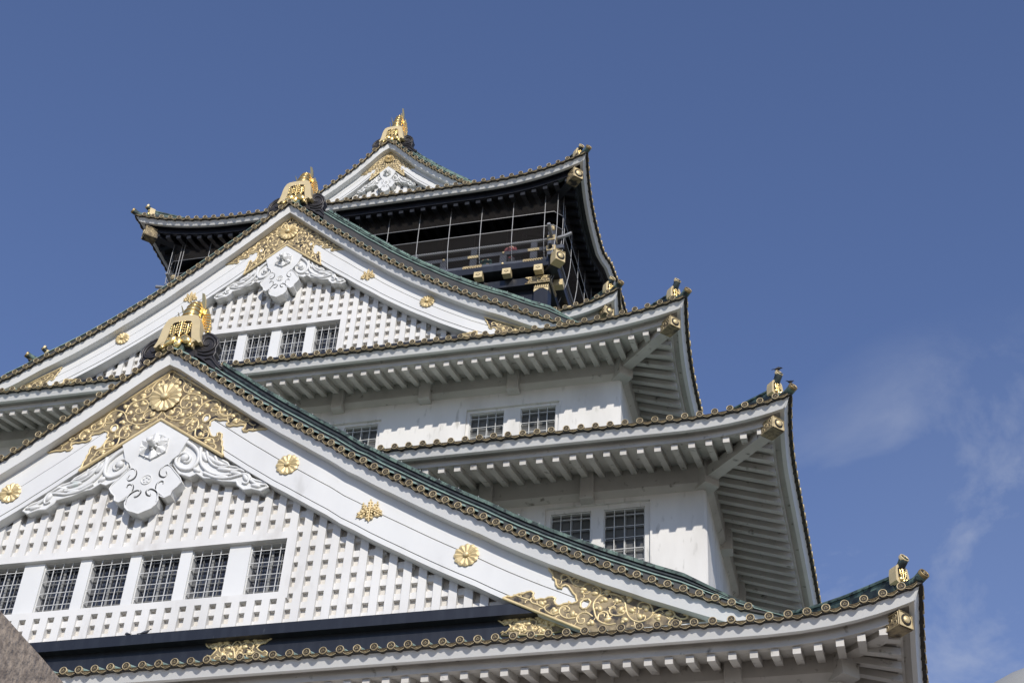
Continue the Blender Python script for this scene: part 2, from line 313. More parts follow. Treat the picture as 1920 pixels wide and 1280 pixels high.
def roof(T, nm, det, white=True, rafters=('front','right','left'), f1drop=.80, tz=None, back=True, rlabel=None):
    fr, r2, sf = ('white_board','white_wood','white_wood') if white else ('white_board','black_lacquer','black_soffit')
    # tile field
    mb = MB(); 
    for side in SIDES:
        L_ = T.Lh(side); G = []
        for v in range(7):
            o = T.run*v/6; row = []
            for u in us(30):
                q = T.pt(side, u*(L_-o), 0, 0); q2 = T.wallpt(side, u*(L_-o), o, 0); k = v/6
                zz = lerp(q.z-.16, T.z-.16, k) + T.rise(o)
                ins = T.out(side)*(-o)
                P = Vector((q.x+ins.x, q.y+ins.y, zz)) + T.out(side)*(T.Q*(1-T.sh(L_*(1-abs(u))))*k)
                if v == 0: P = T.pt(side, u*L_, 0.02, -.12)
                row.append(P)
            G.append(row)
        mb.grid(G, 'verdigris_tile')
    rt = mb.build('roof', keep, label=rlabel); rowmb = MB()
    for side in SIDES:
        L_ = T.Lh(side); W = T.out(side); last = L_-1.15; n = int(round(2*last/T.p)) if side in ('front','back') else int(2*last/T.p)
        ts = []; k = 0
        while last-k*T.p > .3: ts.append(last-k*T.p); k += 1
        ts = [-t for t in ts]+([0.0] if ts and ts[-1] > .75 else [])+ts[::-1]
        e = MB(); d = det if side in ('front','right') else 0
        pts = [T.pt(side, t, 0, 0) for t in ts]
        for i, (t, P) in enumerate(zip(ts, pts)):
            Uv = (T.pt(side, t+.2, 0, 0)-T.pt(side, t-.2, 0, 0)).normalized(); J = lambda a: (random.random()-.5)*a
            end_tile(e, P+Vector((J(.025), J(.02), J(.03))), Vector((Uv.x, Uv.y, 0)), W+Vector((J(.07), J(.07), J(.07))), .235*T.p**.5*(1+J(.05)), d)
            ln = min(T.run-.2, L_-abs(t)-.3)
            if ln > .3:                                    # tile row running up the slope
                Xd = Vector((-W.y, W.x, 0)); rr = .2; vs = []
                for o in (.05, 1.3, ln*.5+.7, ln):
                    q = P-W*o; q.z = lerp(P.z, T.z, o/T.run)+T.rise(o)
                    for j in range(7):
                        an = math.pi*(j/6*1.3-.15); vs.append(q+Xd*(math.cos(an)*rr)+Z*(math.sin(an)*rr-.02))
                e.add(vs, [(7*i+j, 7*i+j+1, 7*i+8+j, 7*i+7+j) for i in range(3) for j in range(6)], 'verdigris_pale', True)
        allp = [T.pt(side, -L_+.12, 0, 0)]+pts+[T.pt(side, L_-.12, 0, 0)]
        for a, b in zip(allp, allp[1:]): eave_tile(e, a, b, W, .235, d, T.p)
        eave_strip(e, T, side, [(.03,-.10),(.06,-.27),(.30,-.275),(.30,-.10)], 'under_tile')
        e.build('eave_tiles', rt)
        f = MB(); eave_strip(f, T, side, [(.24,-.27),(.52,-f1drop),(.80,-f1drop),(.80,-.27)], fr); f.build('fascia_board', rt)
        f = MB(); b1 = -f1drop-.0
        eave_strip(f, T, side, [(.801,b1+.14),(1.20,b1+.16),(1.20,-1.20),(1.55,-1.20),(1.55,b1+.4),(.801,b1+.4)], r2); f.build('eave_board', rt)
        # soffit and rafters
        zb = lambda: T.z-1.2+.347*(T.ow-T.Q-RF0)
        zs = zb(); s_ = MB(); G = []
        for v in range(3):
            G.append([T.pt(side, u*(L_-RF0), RF0, -1.2).lerp(T.wallpt(side, u*(L_-T.ow), T.ow, zs), v/2) for u in us(40)])
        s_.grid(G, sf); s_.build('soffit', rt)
        if side in rafters:
            pr = 1.13; nR = int((L_-2.0)/pr)
            rest = []
            for i in range(-nR, nR+1):
                t = i*pr*((L_-2.35)/(nR*pr))
                A = T.pt(side, t, RF0, -1.2)
                if abs(t) < L_-T.ow+.05: B = T.wallpt(side, t, T.ow, zs)
                else:
                    of = L_-abs(t); k = (of-RF0-.0)/(T.ow-RF0); B = T.wallpt(side, t, of, lerp(A.z, zs, k))
                if (B-A).length < .25: continue
                mbx = MB(); Xd = Vector((-W.y, W.x, 0)); w2 = .215; h = .43
                vs = [A-Xd*w2-Z*h, A+Xd*w2-Z*h, A+Xd*w2, A-Xd*w2, B-Xd*w2-Z*h, B+Xd*w2-Z*h, B+Xd*w2, B-Xd*w2]
                jx = (random.random()-.5)*.03; vs = [v_-Z*(.004+(random.random())*.012)+Xd*jx for v_ in vs]
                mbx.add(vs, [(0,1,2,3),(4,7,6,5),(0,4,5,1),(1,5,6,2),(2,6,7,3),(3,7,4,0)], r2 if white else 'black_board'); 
                # the hundred rafters that show largest stand alone, the others of each roof form one row
                own = white and ((side == 'front' and t > {'a':8,'b':14.5,'c':12.5,'d':22}[T.name]) or (side == 'right' and t < -L_+{'a':7,'b':14.5,'c':9.5,'d':1}[T.name]))
                if own: mbx.build('rafter', rt)
                else: rowmb.add(mbx.v, mbx.f, mbx.names[0])
    if rowmb.v: rowmb.build('rafter_row', rt, kind='stuff')
    # corners: hip beam, gilded beam end, corner ridge, ridge-end plate, horn tiles
    for sx in (1, -1):
        for sy in (-1, 1):
            if sy == 1 and not back: continue
            cx = sx*T.X; cy = YC+sy*T.D; dh = Vector((-sx, -sy, 0)).normalized(); q2 = math.sqrt(2)
            def hp(o, z): return Vector((cx-sx*o, cy-sy*o, z))
            zt = T.z+T.K
            up = Z
            h = MB(); capz = zt-1.38; hipw = .82
            a = hp(1.25, capz); b = hp(T.ow, capz+.35); h.beam(a, b, hipw, .86, r2 if white else 'black_lacquer'); h.build('hip_beam', rt)
            c = MB(); cap = 1.3 if white else 1.35; chh = .92 if white else 1.25; cw = .92 if white else 1.0
            a = hp(1.12, capz+.03); b = hp(2.0, capz+.09)
            c.beam(a, b, cw, chh, 'recess_gold')
            sd = Vector((sx, -sy, 0)).normalized(); o_ = Vector((sx, sy, 0)).normalized()
            ctr = hp(1.12, capz+.03-chh/2)+o_*.012
            c.add([ctr+sd*(-cw/2)+Z*(-chh/2), ctr+sd*(cw/2)+Z*(-chh/2), ctr+sd*(cw/2)+Z*(chh*.38), ctr+sd*(cw*.1)+Z*(chh/2), ctr+sd*(-cw/2)+Z*(chh/2)], [(0,1,2,3,4)], 'satin_gold')
            rg = [(-.5,-.5),(.5,-.5),(.5,.38),(.1,.5),(-.5,.5)]; pl = [ctr+sd*(u*cw*.95)+Z*(v*chh*.95)+o_*.02 for u, v in rg]; c.tube(pl+[pl[0]], .035, 'aged_gold', 4, caps=False)
            c.lathe(ctr+o_*.01, sd, o_, Z, [(chh*.36,0),(chh*.36,.03),(chh*.30,.05),(0,.05)], 'recess_bronze', 12)
            c.lathe(ctr+o_*.05, sd, o_, Z, [(chh*.25,0),(chh*.22,.06),(0,.08)], 'gold_leaf', 10)
            for e_ in (-1, 1):                              # filigree on both cheeks and the underside edge
                base = hp(1.12, capz-chh/2+.03)+sd*(e_*(cw/2+.012)); back_ = dh
                for fr_ in ((.06,.42),(.06,-.42)):
                    c.tube([base+back_*fr_[0]+Z*(fr_[1]*chh), base+back_*1.15+Z*(fr_[1]*chh)], .035, 'aged_gold', 4)
                c.tube([base+back_*.05+Z*(.42*chh), base+back_*.05-Z*(.42*chh)], .035, 'aged_gold', 4)
                for (u_, v_, rr) in ((.32,.2,.14),(.32,-.18,.15),(.68,.05,.15),(.95,-.22,.12),(.95,.26,.1)):
                    pp = [base+back_*(u_+rr*math.cos(a_*.9))+Z*((v_)*chh+rr*math.sin(a_*.9)) for a_ in range(6)]
                    c.tube(pp, .028, 'aged_gold', 4, caps=False)
            c.build('beam_end_cap', rt)
            # corner ridge
            rz = lambda o: T.z + T.K*T.sh(o) + T.rise(o) + .12*min(o, 3)
            R_ = MB(); rows1 = []; rows2 = []; rows3 = []
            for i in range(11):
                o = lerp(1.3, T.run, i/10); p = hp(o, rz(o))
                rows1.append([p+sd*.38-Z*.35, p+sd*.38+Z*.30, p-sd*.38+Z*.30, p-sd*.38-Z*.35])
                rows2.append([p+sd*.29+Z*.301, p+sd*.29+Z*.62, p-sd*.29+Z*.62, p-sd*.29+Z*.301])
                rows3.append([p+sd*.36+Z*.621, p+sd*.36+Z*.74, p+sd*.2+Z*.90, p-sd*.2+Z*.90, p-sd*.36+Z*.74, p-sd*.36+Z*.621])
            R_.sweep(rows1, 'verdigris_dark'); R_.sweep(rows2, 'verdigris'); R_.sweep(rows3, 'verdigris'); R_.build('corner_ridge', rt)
            # corner tube and horn tile
            H = MB(); p3 = [hp(2.2, rz(2.2)+.1), hp(1.2, rz(1.2)+.05), hp(.45, zt-.02), hp(-.08, zt+.17)]
            pc = catmull(p3, 3); H.tube(pc, .27, 'verdigris', 12, r1=.30); ax = (pc[-1]-pc[-2]).normalized()
            end_tile(H, pc[-1]+ax*.03, sd, ax, .31, 1, 'old_gold', V=sd.cross(ax).normalized() if sd.cross(ax).z > 0 else -sd.cross(ax).normalized()); H.build('corner_tile', rt)
            H = MB(); top = T.horn; pz = zt+(T.horn-zt)*.54
            pc = catmull([hp(1.45, pz+.15), hp(1.12, pz+.42), hp(.92, lerp(pz+.42, top, .62)), hp(.86, top)], 3)
            H.tube(pc, .22, 'verdigris_dark', 12, r1=.27); ax = ((pc[-1]-pc[-3]).normalized()*.35+(o_*.9+Z*.15)).normalized()
            V_ = sd.cross(ax).normalized(); V_ = V_ if V_.z > 0 else -V_
            end_tile(H, pc[-1]+ax*.06, sd, ax, .29, 1, 'satin_gold', V=V_); H.build('horn_tile', rt)
            # gilded plate
            G_ = MB(); half = [(0,.62),(.22,.60),(.40,.42),(.47,.05),(.47,-.5),(.30,-.62),(.20,-.5)]
            outl = half+[(0,-.42)]+[(-u, v) for u, v in half[::-1][:-1]]
            base = hp(1.02, pz-.05)
            fn = lambda u, v, d: base+sd*u+Z*v+o_*d
            G_.prism(outl, fn, .0, -.55, 'satin_gold')
            for k in range(3):
                xx = (k-1)*.17; G_.tube([fn(xx*.4,-.35,.03), fn(xx, -.05,.05), fn(xx*1.1, .32-abs(k-1)*.1,.04)], .03, 'polished_gold', 5)
                for j in range(3):
                    for s1 in (-1,1): G_.blob(tuple(fn(xx+s1*.06, .28-j*.11-abs(k-1)*.1, .05)), .035,.03,.045, 'polished_gold', 6, 4)
            for k in (-1,0,1): G_.blob(tuple(fn(k*.2, -.34-(.08 if k == 0 else 0), .04)), .14,.06,.13, 'polished_gold', 8, 5)
            G_.add([fn(-.3,-.3,.008), fn(.3,-.3,.008), fn(.3,.3,.008), fn(.12,.48,.008), fn(-.12,.48,.008), fn(-.3,.3,.008)], [(0,1,2,3,4,5)], 'recess_bronze')
            G_.build('ridge_end_plate', rt)
    return rt
T1 = Tier(49.133, 0.0, 47.246, 1.441, 9.70, .323, 1.0, 4.8, .53, 15.2)
T2 = Tier(42.496, 8.822, 68.509, .815, 8.765, .58, 1.0026, 6.71, .5, 12.2)
T3 = Tier(34.847, 15.076, 83.742, .986, 12.985, .832, .9768, 6.17, .5, 15.6)
T4 = Tier(27.65, 25.5, 94.62, 1.55, 8.0, .5, .92, 5.2, .5, 9.2)
T5 = Tier(23.539, 29.448, 116.62, 1.389, 12.333, .886, .9329, 8.4, .56, 8.4, bump=1.3)
for T_, n_, h_ in ((T1,'a',50.49),(T2,'b',71.49),(T3,'c',86.82),(T4,'d',97.75),(T5,'e',119.5)): T_.name = n_; T_.horn = h_
roof(T1, 'a', 2, rlabel='lowest and widest roof')
roof(T2, 'b', 2, rlabel='second tier roof above the lowest gable')
roof(T3, 'c', 2, rlabel='third tier roof below the middle gable')
roof(T4, 'd', 1, rlabel='short tier roof just under the black top storey')
roof(T5, 'e', 1, white=False, f1drop=.68, rlabel='top roof with black underside')

# ---------------------------------------------------------------- windows
def window(x0, x1, z0, z1, y, d=.55, nv=3, nh=4, gm='glass_dark'):
    """barred window: opening face at y, panes d behind it"""
    f = MB(); yg = y+d
    t = .07
    for a, b, c_, e in ((x0,x0+t,z0,z1),(x1-t,x1,z0,z1),(x0+t,x1-t,z0,z0+t),(x0+t,x1-t,z1-t,z1)): f.box(a, b, y+.12, yg, c_, e, 'window_white')
    wn = f.build('window', keep)
    s = MB(); w_ = x1-x0; h_ = z1-z0
    for i in range(1, 4):                                   # sash behind: centre post and cross bars
        x = x0+w_*i/4; q = .08 if i == 2 else .018
        s.box(x-q, x+q, yg-.10, yg-.02, z0+t, z1-t, 'sash_shaded')
    for k in range(1, nh+1):
        z = z0+h_*(k-.35)/(nh+.1); s.box(x0+t, x1-t, yg-.12, yg-.06, z-.022, z+.022, 'sash_shaded')
    s.build('sash', wn)
    g_ = MB(); g_.box(x0+.01, x1-.01, yg+.03, yg+.06, z0, z1, gm); g_.build('glass', wn)
    b = MB(); yb = y+.14
    for i in range(1, nv+1):
        x = x0+w_*i/(nv+1); b.box(x-.024, x+.024, yb-.024, yb+.024, z0, z1, 'window_white')
    for k in range(1, nh+1):
        z = z0+h_*(k-.2)/(nh+.35); b.box(x0+.04, x1-.02, yb-.055, yb-.025, z-.021, z+.021, 'window_white')
        b.box(x0+.06, x0+.13, yb-.03, yg-.15, z-.12, z-.03, 'window_white'); b.box(x1-.10, x1-.05, yb-.03, yg-.15, z-.12, z-.03, 'window_white')
    b.build('grille', wn)
    return wn
def wall_face(mb, x0, x1, z0, z1, y, holes, m, th=.7):
    """front wall slab with rectangular openings"""
    xs = sorted({x0, x1}|{h[0] for h in holes}|{h[1] for h in holes}); zs = sorted({z0, z1}|{h[2] for h in holes}|{h[3] for h in holes})
    for i in range(len(xs)-1):
        for j in range(len(zs)-1):
            cx, cz = (xs[i]+xs[i+1])/2, (zs[j]+zs[j+1])/2
            if any(h[0] < cx < h[1] and h[2] < cz < h[3] for h in holes): continue
            mb.add([(xs[i],y,zs[j]),(xs[i+1],y,zs[j]),(xs[i+1],y,zs[j+1]),(xs[i],y,zs[j+1])], [(0,1,2,3)], m)
    for a, b, c_, d in holes:
        mb.add([(a,y,c_),(b,y,c_),(b,y,d),(a,y,d),(a,y+th,c_),(b,y+th,c_),(b,y+th,d),(a,y+th,d)], [(0,1,5,4),(1,2,6,5),(2,3,7,6),(3,0,4,7)], m)
def storey(T, zb, holes, rec=None, brs=(), sbrs=(), lab=None, side_h=None):
    xw = T.X-T.ow; yw = T.Y+T.ow; yb = 2*YC-yw; zt = T.z-1.2+.347*(T.ow-T.Q-RF0)
    mb = MB(); bv = .16                                     # bevelled corner
    hs = list(holes)
    wall_face(mb, -xw+bv, xw-bv, zb, zt, yw, rec or hs, 'white_plaster', .22 if rec else .7)
    if rec:                                                 # shallow bevelled recess round each pair of windows
        for r in rec: wall_face(mb, r[0], r[1], r[2], r[3], yw+.22, [h for h in hs if r[0] < h[0] < r[1]], 'white_plaster', .6)
    for sx in (1,-1):
        mb.add([(sx*(xw-bv),yw,zb),(sx*xw,yw+bv,zb),(sx*xw,yw+bv,zt),(sx*(xw-bv),yw,zt)], [(0,1,2,3)], 'white_plaster')
        mb.add([(sx*xw,yw+bv,zb),(sx*xw,yb,zb),(sx*xw,yb,zt),(sx*xw,yw+bv,zt)], [(0,1,2,3)], 'white_plaster')
    mb.add([(-xw,yb,zb),(xw,yb,zb),(xw,yb,zt),(-xw,yb,zt)], [(0,1,2,3)], 'white_plaster')
    wl = mb.build('wall', keep, label=lab)
    bm_ = MB(); pz = -1.25; sec = [(0,zt-.0),(-.42,zt-.0),(-.42,T.z-1.28),(-.28,T.z-1.42),(0,T.z-1.66)]
    rows = []
    ring = []
    for cxs in ((-xw, yw),(xw, yw),(xw, yb),(-xw, yb),(-xw,yw)):
        sx = 1 if cxs[0] > 0 else -1; sy = -1 if cxs[1] < YC else 1
        rows.append([(cxs[0]-sx*d, cxs[1]-sy*d, z) for d, z in sec])
    bm_.sweep(rows, 'white_wood', closed=False); bm_.build('wall_beam', wl)
    for x in brs:
        for s in (1,-1):
            k = MB(); k.bev(s*x-.47, s*x+.47, yw-.82, yw, T.z-1.98, zt+.02, 'white_wood', .05); k.build('bracket', wl)
    for y in sbrs:
        for s in (1,-1):
            k = MB(); a = xw if s > 0 else -xw-.82; k.box(a, a+.82, y-.47, y+.47, T.z-1.98, zt+.02, 'white_wood'); k.build('bracket', wl)
    for s in (1,-1):
        k = MB(); c = (s*(xw+.1), yw-.1); r = .84; vs = []
        for z in (T.z-1.64, zt+.0): vs += [(c[0]+r*dx, c[1]+r*dy, z) for dx, dy in ((0,-1),(1,0),(0,1),(-1,0))]
        k.add(vs, [(0,3,2,1),(4,5,6,7),(0,1,5,4),(1,2,6,5),(2,3,7,6),(3,0,4,7)], 'white_wood'); k.build('bracket', wl)
    return wl
# lowest body down to its stone base
m = MB(); xw = T1.X-T1.ow; yw = T1.Y+T1.ow
storey(T1, 6.0, [], brs=(38.5,31.4,24.3,17.2,10.1,3.0), sbrs=(12,19,26,33), lab='lowest storey wall')
m.prism([(-xw-.3, yw-.3),(xw+.3, yw-.3),(xw+.3, 2*YC-yw+.3),(-xw-.3, 2*YC-yw+.3)], lambda u, v, d: (u*(1+(6-d)*.012), YC+(v-YC)*(1+(6-d)*.012), d), -4, 6.2, 'base_stone'); m.build('stone_base', keep)
h2 = []; rec2 = []
for s in (1,-1):
    for a, b in ((28.70,31.55),(24.95,27.80),(15.6,18.4),(11.9,14.7)): h2.append((min(s*a,s*b), max(s*a,s*b), 61.2, 66.12))
    for a, b in ((24.6,31.95),(11.55,18.75)): rec2.append((min(s*a,s*b), max(s*a,s*b), 60.9, 66.5))
storey(T2, 53, h2, rec2, brs=(27.64,20.4,13.2,6.0), sbrs=(22.9,30.1,37.3,44.5), lab='second storey wall')
for h in h2: window(h[0], h[1], h[2], h[3], 15.53+.22, .42, nv=3, nh=5, gm='glass_grey')
h3 = []; rec3 = []
for s in (1,-1):
    for a, b in ((20.72,23.54),(16.65,19.42),(9.1-2.8,9.1),(2.2,5.0)): h3.append((min(s*a,s*b), max(s*a,s*b), 76.6, 80.5))
    for a, b in ((16.4,23.85),(1.95,9.4)): rec3.append((min(s*a,s*b), max(s*a,s*b), 76.3, 80.75))
storey(T3, 73, h3, rec3, brs=(20.2,12.98,5.72), sbrs=(28.4,35.6,42.8), lab='third storey wall')
for h in h3: window(h[0], h[1], h[2], h[3], 21.25+.22, .42, nv=3, nh=4, gm='glass_grey')
storey(T4, 88, [], brs=(17.5,), lab='fourth storey wall')

# ---------------------------------------------------------------- black top storey
T5xw, T5yw = 15.2, 37.8
m = MB(); m.box(-T5xw, T5xw, T5yw, 2*YC-T5yw, 98, 119.0, 'black_lacquer')
top = m.build('black_storey', keep, label='black lacquered top storey')
# recessed panels and openings of the viewing floor
k = MB()
for i in range(-4, 5):
    k.box(i*3.35-.28, i*3.35+.28, T5yw-.12, T5yw, 108, 117.5, 'black_board')
k.box(-T5xw-.1, T5xw+.1, T5yw-.16, T5yw-.0, 114.2, 114.9, 'black_board'); k.build('timber_frame', top)
# lower black posts, beams and deck under the railing
px_, py_ = 19.16, 33.95
k = MB(); k.box(-px_+.5, px_-.5, py_+.6, 2*YC-py_-.6, 96, 106.4, 'black_lacquer'); k.build('black_wall', top)
for sx in (1,-1):
    for x in (18.48, 10.6, 3.2):
        p = MB(); x_ = sx*x; p.box(x_-.68, x_+.68, py_, py_+1.3, 96, 105.35, 'black_board'); ps = p.build('post', top)
        q = MB(); q.box(x_-.70, x_+.70, py_-.02, py_+1.0, 104.86, 105.36, 'recess_gold')
        for j in range(7): q.tube([(x_-.62+j*.2, py_-.04, 104.9), (x_-.52+j*.2, py_-.04, 105.3)], .035, 'gold_leaf', 4)
        q.add([(x_-.7,py_-.021,104.86),(x_-.7,py_-.021,104.5),(x_-.2,py_-.021,104.86)], [(0,1,2)], 'gold_leaf'); q.add([(x_+.7,py_-.021,104.86),(x_+.7,py_-.021,104.5),(x_+.2,py_-.021,104.86)], [(0,1,2)], 'gold_leaf')
        q.build('gilt_post_band', ps)
    for y in (41.5, 49, 57):
        p = MB(); a, b = sorted((sx*19.16, sx*17.9)); p.box(a, b, y-.68, y+.68, 96, 105.35, 'black_board'); p.build('post', top)
def ringbox(mb, x, y, z0, z1, th, m):                       # square ring round the keep
    mb.box(-x, x, y, y+th, z0, z1, m); mb.box(-x, x, 2*YC-y-th, 2*YC-y, z0, z1, m)
    mb.box(x-th, x, y+th, 2*YC-y-th, z0, z1, m); mb.box(-x, -x+th, y+th, 2*YC-y-th, z0, z1, m)
k = MB(); ringbox(k, 19.3, 33.78, 105.36, 106.25, .9, 'black_board'); bb = k.build('ring_beam', top)
for sx in (1,-1):                                           # gilt corner clasps on the beam
    q = MB(); a = 19.32; b = 16.95
    q.prism([(a,105.4),(a,106.2),(b,106.2),(b+.45,105.8),(b,105.4)], lambda u, v, d: (sx*u, d, v), 33.73, 33.78, 'recess_gold')
    for (u, v, r_) in [(17.75,105.8,.22),(18.25,105.95,.18),(18.3,105.6,.15),(18.75,105.8,.24),(19.1,106.0,.12),(17.35,106.05,.1),(17.35,105.55,.1),(19.1,105.6,.12)]:
        q.tube([(sx*(u+r_*math.cos(t_*.95)), 33.70, v+r_*math.sin(t_*.95)) for t_ in range(6)], .045, 'gold_leaf', 4, caps=False)
    q.tube([(sx*a,33.72,106.2),(sx*b,33.72,106.2),(sx*(b+.45),33.72,105.8),(sx*b,33.72,105.4),(sx*a,33.72,105.4)], .04, 'gold_leaf', 4)
    q.build('gilt_clasp', bb)
    q = MB()
    for y0 in range(8): q.tube([(sx*19.34, 34.0+y0*.3, 105.5), (sx*19.34, 34.2+y0*.3, 106.15)], .05, 'gold_leaf', 4)
    q.build('gilt_clasp', bb)
k = MB(); ringbox(k, 19.95, 33.1, 106.95, 107.7, 3.5, 'black_board'); dk = k.build('balcony_deck', top)
for sx in (1,-1):                                           # gilded joist ends under the deck
    for x in (18.35, 15.3, 12.55, 9.6, 6.7, 3.8, .95):
        q = MB(); x_ = sx*x; q.box(x_-.38, x_+.38, 33.2, 34.6, 106.25, 106.94, 'black_board')
        q.box(x_-.40, x_+.40, 32.85, 33.55, 106.23, 106.93, 'satin_gold')
        q.add([(x_-.24,32.835,106.58),(x_,32.835,106.42),(x_+.24,32.835,106.58),(x_,32.835,106.74)], [(0,1,2,3)], 'recess_bronze')
        q.add([(x_-.17,32.82,106.58),(x_,32.82,106.47),(x_+.17,32.82,106.58),(x_,32.82,106.69)], [(0,1,2,3)], 'gold_leaf')
        q.build('joist_end', dk)
    for y in (35.6, 39.4, 43.2, 47, 50.8, 54.6):
        q = MB(); a, b = sorted((sx*20.2, sx*19.3)); q.box(a, b, y-.38, y+.38, 106.23, 106.93, 'satin_gold'); q.build('joist_end', dk)
    o_ = Vector((sx,-1,0)).normalized(); sd = Vector((sx,1,0)).normalized(); c = Vector((sx*20.55, 32.5, 0))
    q = MB(); a = c+Z*108.0; b = c-o_*2.2+Z*107.9; q.beam(a-o_*.6, b, .95, 1.3, 'black_lacquer'); q.beam(a, a-o_*.9, 1.05, 1.35, 'satin_gold')
    ctr = a+o_*.01-Z*.68
    q.lathe(ctr, sd, o_, Z, [(.45,0),(.45,.03),(.38,.05),(0,.05)], 'recess_bronze', 12); q.lathe(ctr+o_*.05, sd, o_, Z, [(.3,0),(.26,.06),(0,.08)], 'gold_leaf', 10)
    for dz in (.62,-.62): q.tube([ctr+sd*.5+Z*dz+o_*.03, ctr-sd*.5+Z*dz+o_*.03], .04, 'gold_leaf', 4)
    q.build('deck_corner_cap', dk)
# railing
yr = 33.45; xr = 19.6
k = MB()
def rail(mb, z, h, th, m, over=0):
    mb.box(-xr-over, xr+over, yr-th/2, yr+th/2, z, z+h, m)
    for sx in (1,-1):
        x = sx*(xr-th/2); mb.box(x-th/2, x+th/2, yr+th/2, 2*YC-yr, z, z+h, m); mb.box(x-th/2, x+th/2, yr-over-.9, yr-th/2, z, z+h, m)
        mb.box(min(sx*xr,sx*(xr+over+1.0)), max(sx*xr,sx*(xr+over+1.0)), yr-th/2, yr+th/2, z, z+h, m)
rail(k, 107.75, .42, .34, 'grey_rail'); rl = k.build('railing', top)
k = MB(); rail(k, 109.15, .42, .30, 'grey_rail'); k.build('middle_rail', rl)
k = MB(); k.tube([(-21.3,yr,111.0),(-19.6,yr,110.55),(19.6,yr,110.55),(20.6,yr,110.75),(21.3,yr,111.05)], .17, 'steel_pipe', 8)
for sx in (1,-1): k.tube([(sx*(xr-.15),yr-1.7,111.0),(sx*(xr-.15),yr,110.55),(sx*(xr-.15),2*YC-yr,110.55)], .17, 'steel_pipe', 8)
k.build('top_rail', rl)
for x in [i*2.95-17.7 for i in range(13)]:
    k = MB(); k.box(x-.33, x+.33, yr-.13, yr+.13, 107.7, 109.2, 'grey_rail'); k.build('baluster', rl)
    k = MB()
    if abs((x+17.7)/5.9 - round((x+17.7)/5.9)) < .1:
        k.box(x-.9, x+.9, yr-.20, yr-.171, 107.72, 108.2, 'recess_gold')
        for j in range(8): k.tube([(x-.85+j*.24+.09*math.cos(a), yr-.22, 107.95+.13*math.sin(a)) for a in (0,1,2,3,4,5)], .035, 'gold_leaf', 4)
        k.box(x-.55, x+.55, yr-.20, yr-.151, 109.18, 109.5, 'gold_leaf'); k.box(x-.3, x+.3, yr-.1, yr+.1, 109.57, 110.4, 'grey_rail')
    else:
        for z in (107.98, 109.4): k.blob((x, yr-.2, z), .13, .08, .13, 'gold_leaf', 8, 5)
    k.build('rail_ornament', rl)
for sx in (1,-1):
    k = MB(); k.box(sx*(xr-.15)-.36, sx*(xr-.15)+.36, yr-.36, yr+.36, 107.7, 111.3, 'grey_rail')
    k.lathe(Vector((sx*(xr-.15), yr, 111.3)), Vector((1,0,0)), Z, Vector((0,1,0)), [(.30,0),(.34,.2),(.24,.5),(.28,.8),(0,1.0)], 'grey_rail', 10)
    for z in (108.75, 110.1): k.box(sx*(xr-.15)-.42, sx*(xr-.15)+.42, yr-.42, yr+.3, z, z+.62, 'satin_gold'); k.add([(sx*(xr-.15)+a,yr-.432,z+.31+b) for a, b in ((-.26,0),(0,-.17),(.26,0),(0,.17))], [(0,1,2,3)], 'recess_bronze')
    k.lathe(Vector((sx*(xr-.15), yr-.42, 111.65)), Vector((1,0,0)), Vector((0,-1,0)), Z, [(.30,-.3),(.30,.0),(.2,.05),(0,.05)], 'satin_gold', 12)
    k.build('corner_post', rl)
# safety net on a pipe frame
def netpath(t, z):      # the pipes hang straight, then bulge and tuck in to the deck at the foot
    if z > 111.5: return 0.0
    q = (111.5-z)/(111.5-107.3); return 1.15*q**2.2
def sidepath(z): return 0.0 if z > 112 else 2.3*((112-z)/7.6)**2.4
xn, yn = 20.35, 32.75; NZ = [117.3,115.5,113.55,111.75,110.4,109.3,108.4,107.7,107.3]; NZ2 = NZ+[106.4,105.4,104.6]
k = MB(); fr_ = []
r0 = 1.5
def npnt(s, z):   # s: running x for the front (-..), beyond the corner it turns along the right side
    ins = netpath(0, z); x = xn-ins; y = yn+ins
    return x, y
xs_ = [18.75-3.15*i for i in range(13) if 18.75-3.15*i > -19.5]
for x in xs_+[-18.75]:
    k.tube([(x, yn+netpath(0,z), z) for z in NZ], .038, 'steel_pipe', 6)
for sx in (1,-1):
    k.tube([(sx*(xn-.35-netpath(0,z)*.7), yn+.0+netpath(0,z)*.4, z) for z in NZ], .038, 'steel_pipe', 6)
    k.tube([(sx*(xn-sidepath(z)), yn+.9+sidepath(z)*.6, z) for z in NZ2], .038, 'steel_pipe', 6)
    for y in [yn+1.6+3.15*i for i in range(9)]:
        k.tube([(sx*(xn-sidepath(z)), y+sidepath(z)*.3, z) for z in NZ2], .038, 'steel_pipe', 6)
for z in (117.25, 113.55, 111.75):
    k.tube([(-xn, 2*YC-yn, z), (-xn, yn+.8, z), (-xn+.7, yn, z), (xn-.7, yn, z), (xn, yn+.8, z), (xn, 2*YC-yn, z)], .034, 'steel_pipe', 6)
z = 107.5; i_ = netpath(0, z); k.tube([(-xn+i_, 2*YC-yn, z), (-xn+i_, yn+i_, z), (xn-i_, yn+i_, z), (xn-i_, 2*YC-yn, z)], .034, 'steel_pipe', 6)
nf = k.build('net_frame', keep)
for zs in ([117.2,115.5,113.6],[111.7,110.4,109.3,108.4,107.7,107.4]):
    k = MB(); G = []
    for z in zs:
        i_ = netpath(0, z); c_ = i_
        G.append([(-xn+i_, 2*YC-yn, z), (-xn+i_, yn+.9+i_*.3, z), (-xn+.7+i_*.5, yn+i_*.6, z), (-10, yn+i_, z), (10, yn+i_, z), (xn-.7-i_*.5, yn+i_*.6, z), (xn-i_, yn+.9+i_*.3, z), (xn-i_, 2*YC-yn, z)])
    k.grid(G, 'wire_mesh', False); k.build('wire_net', nf)
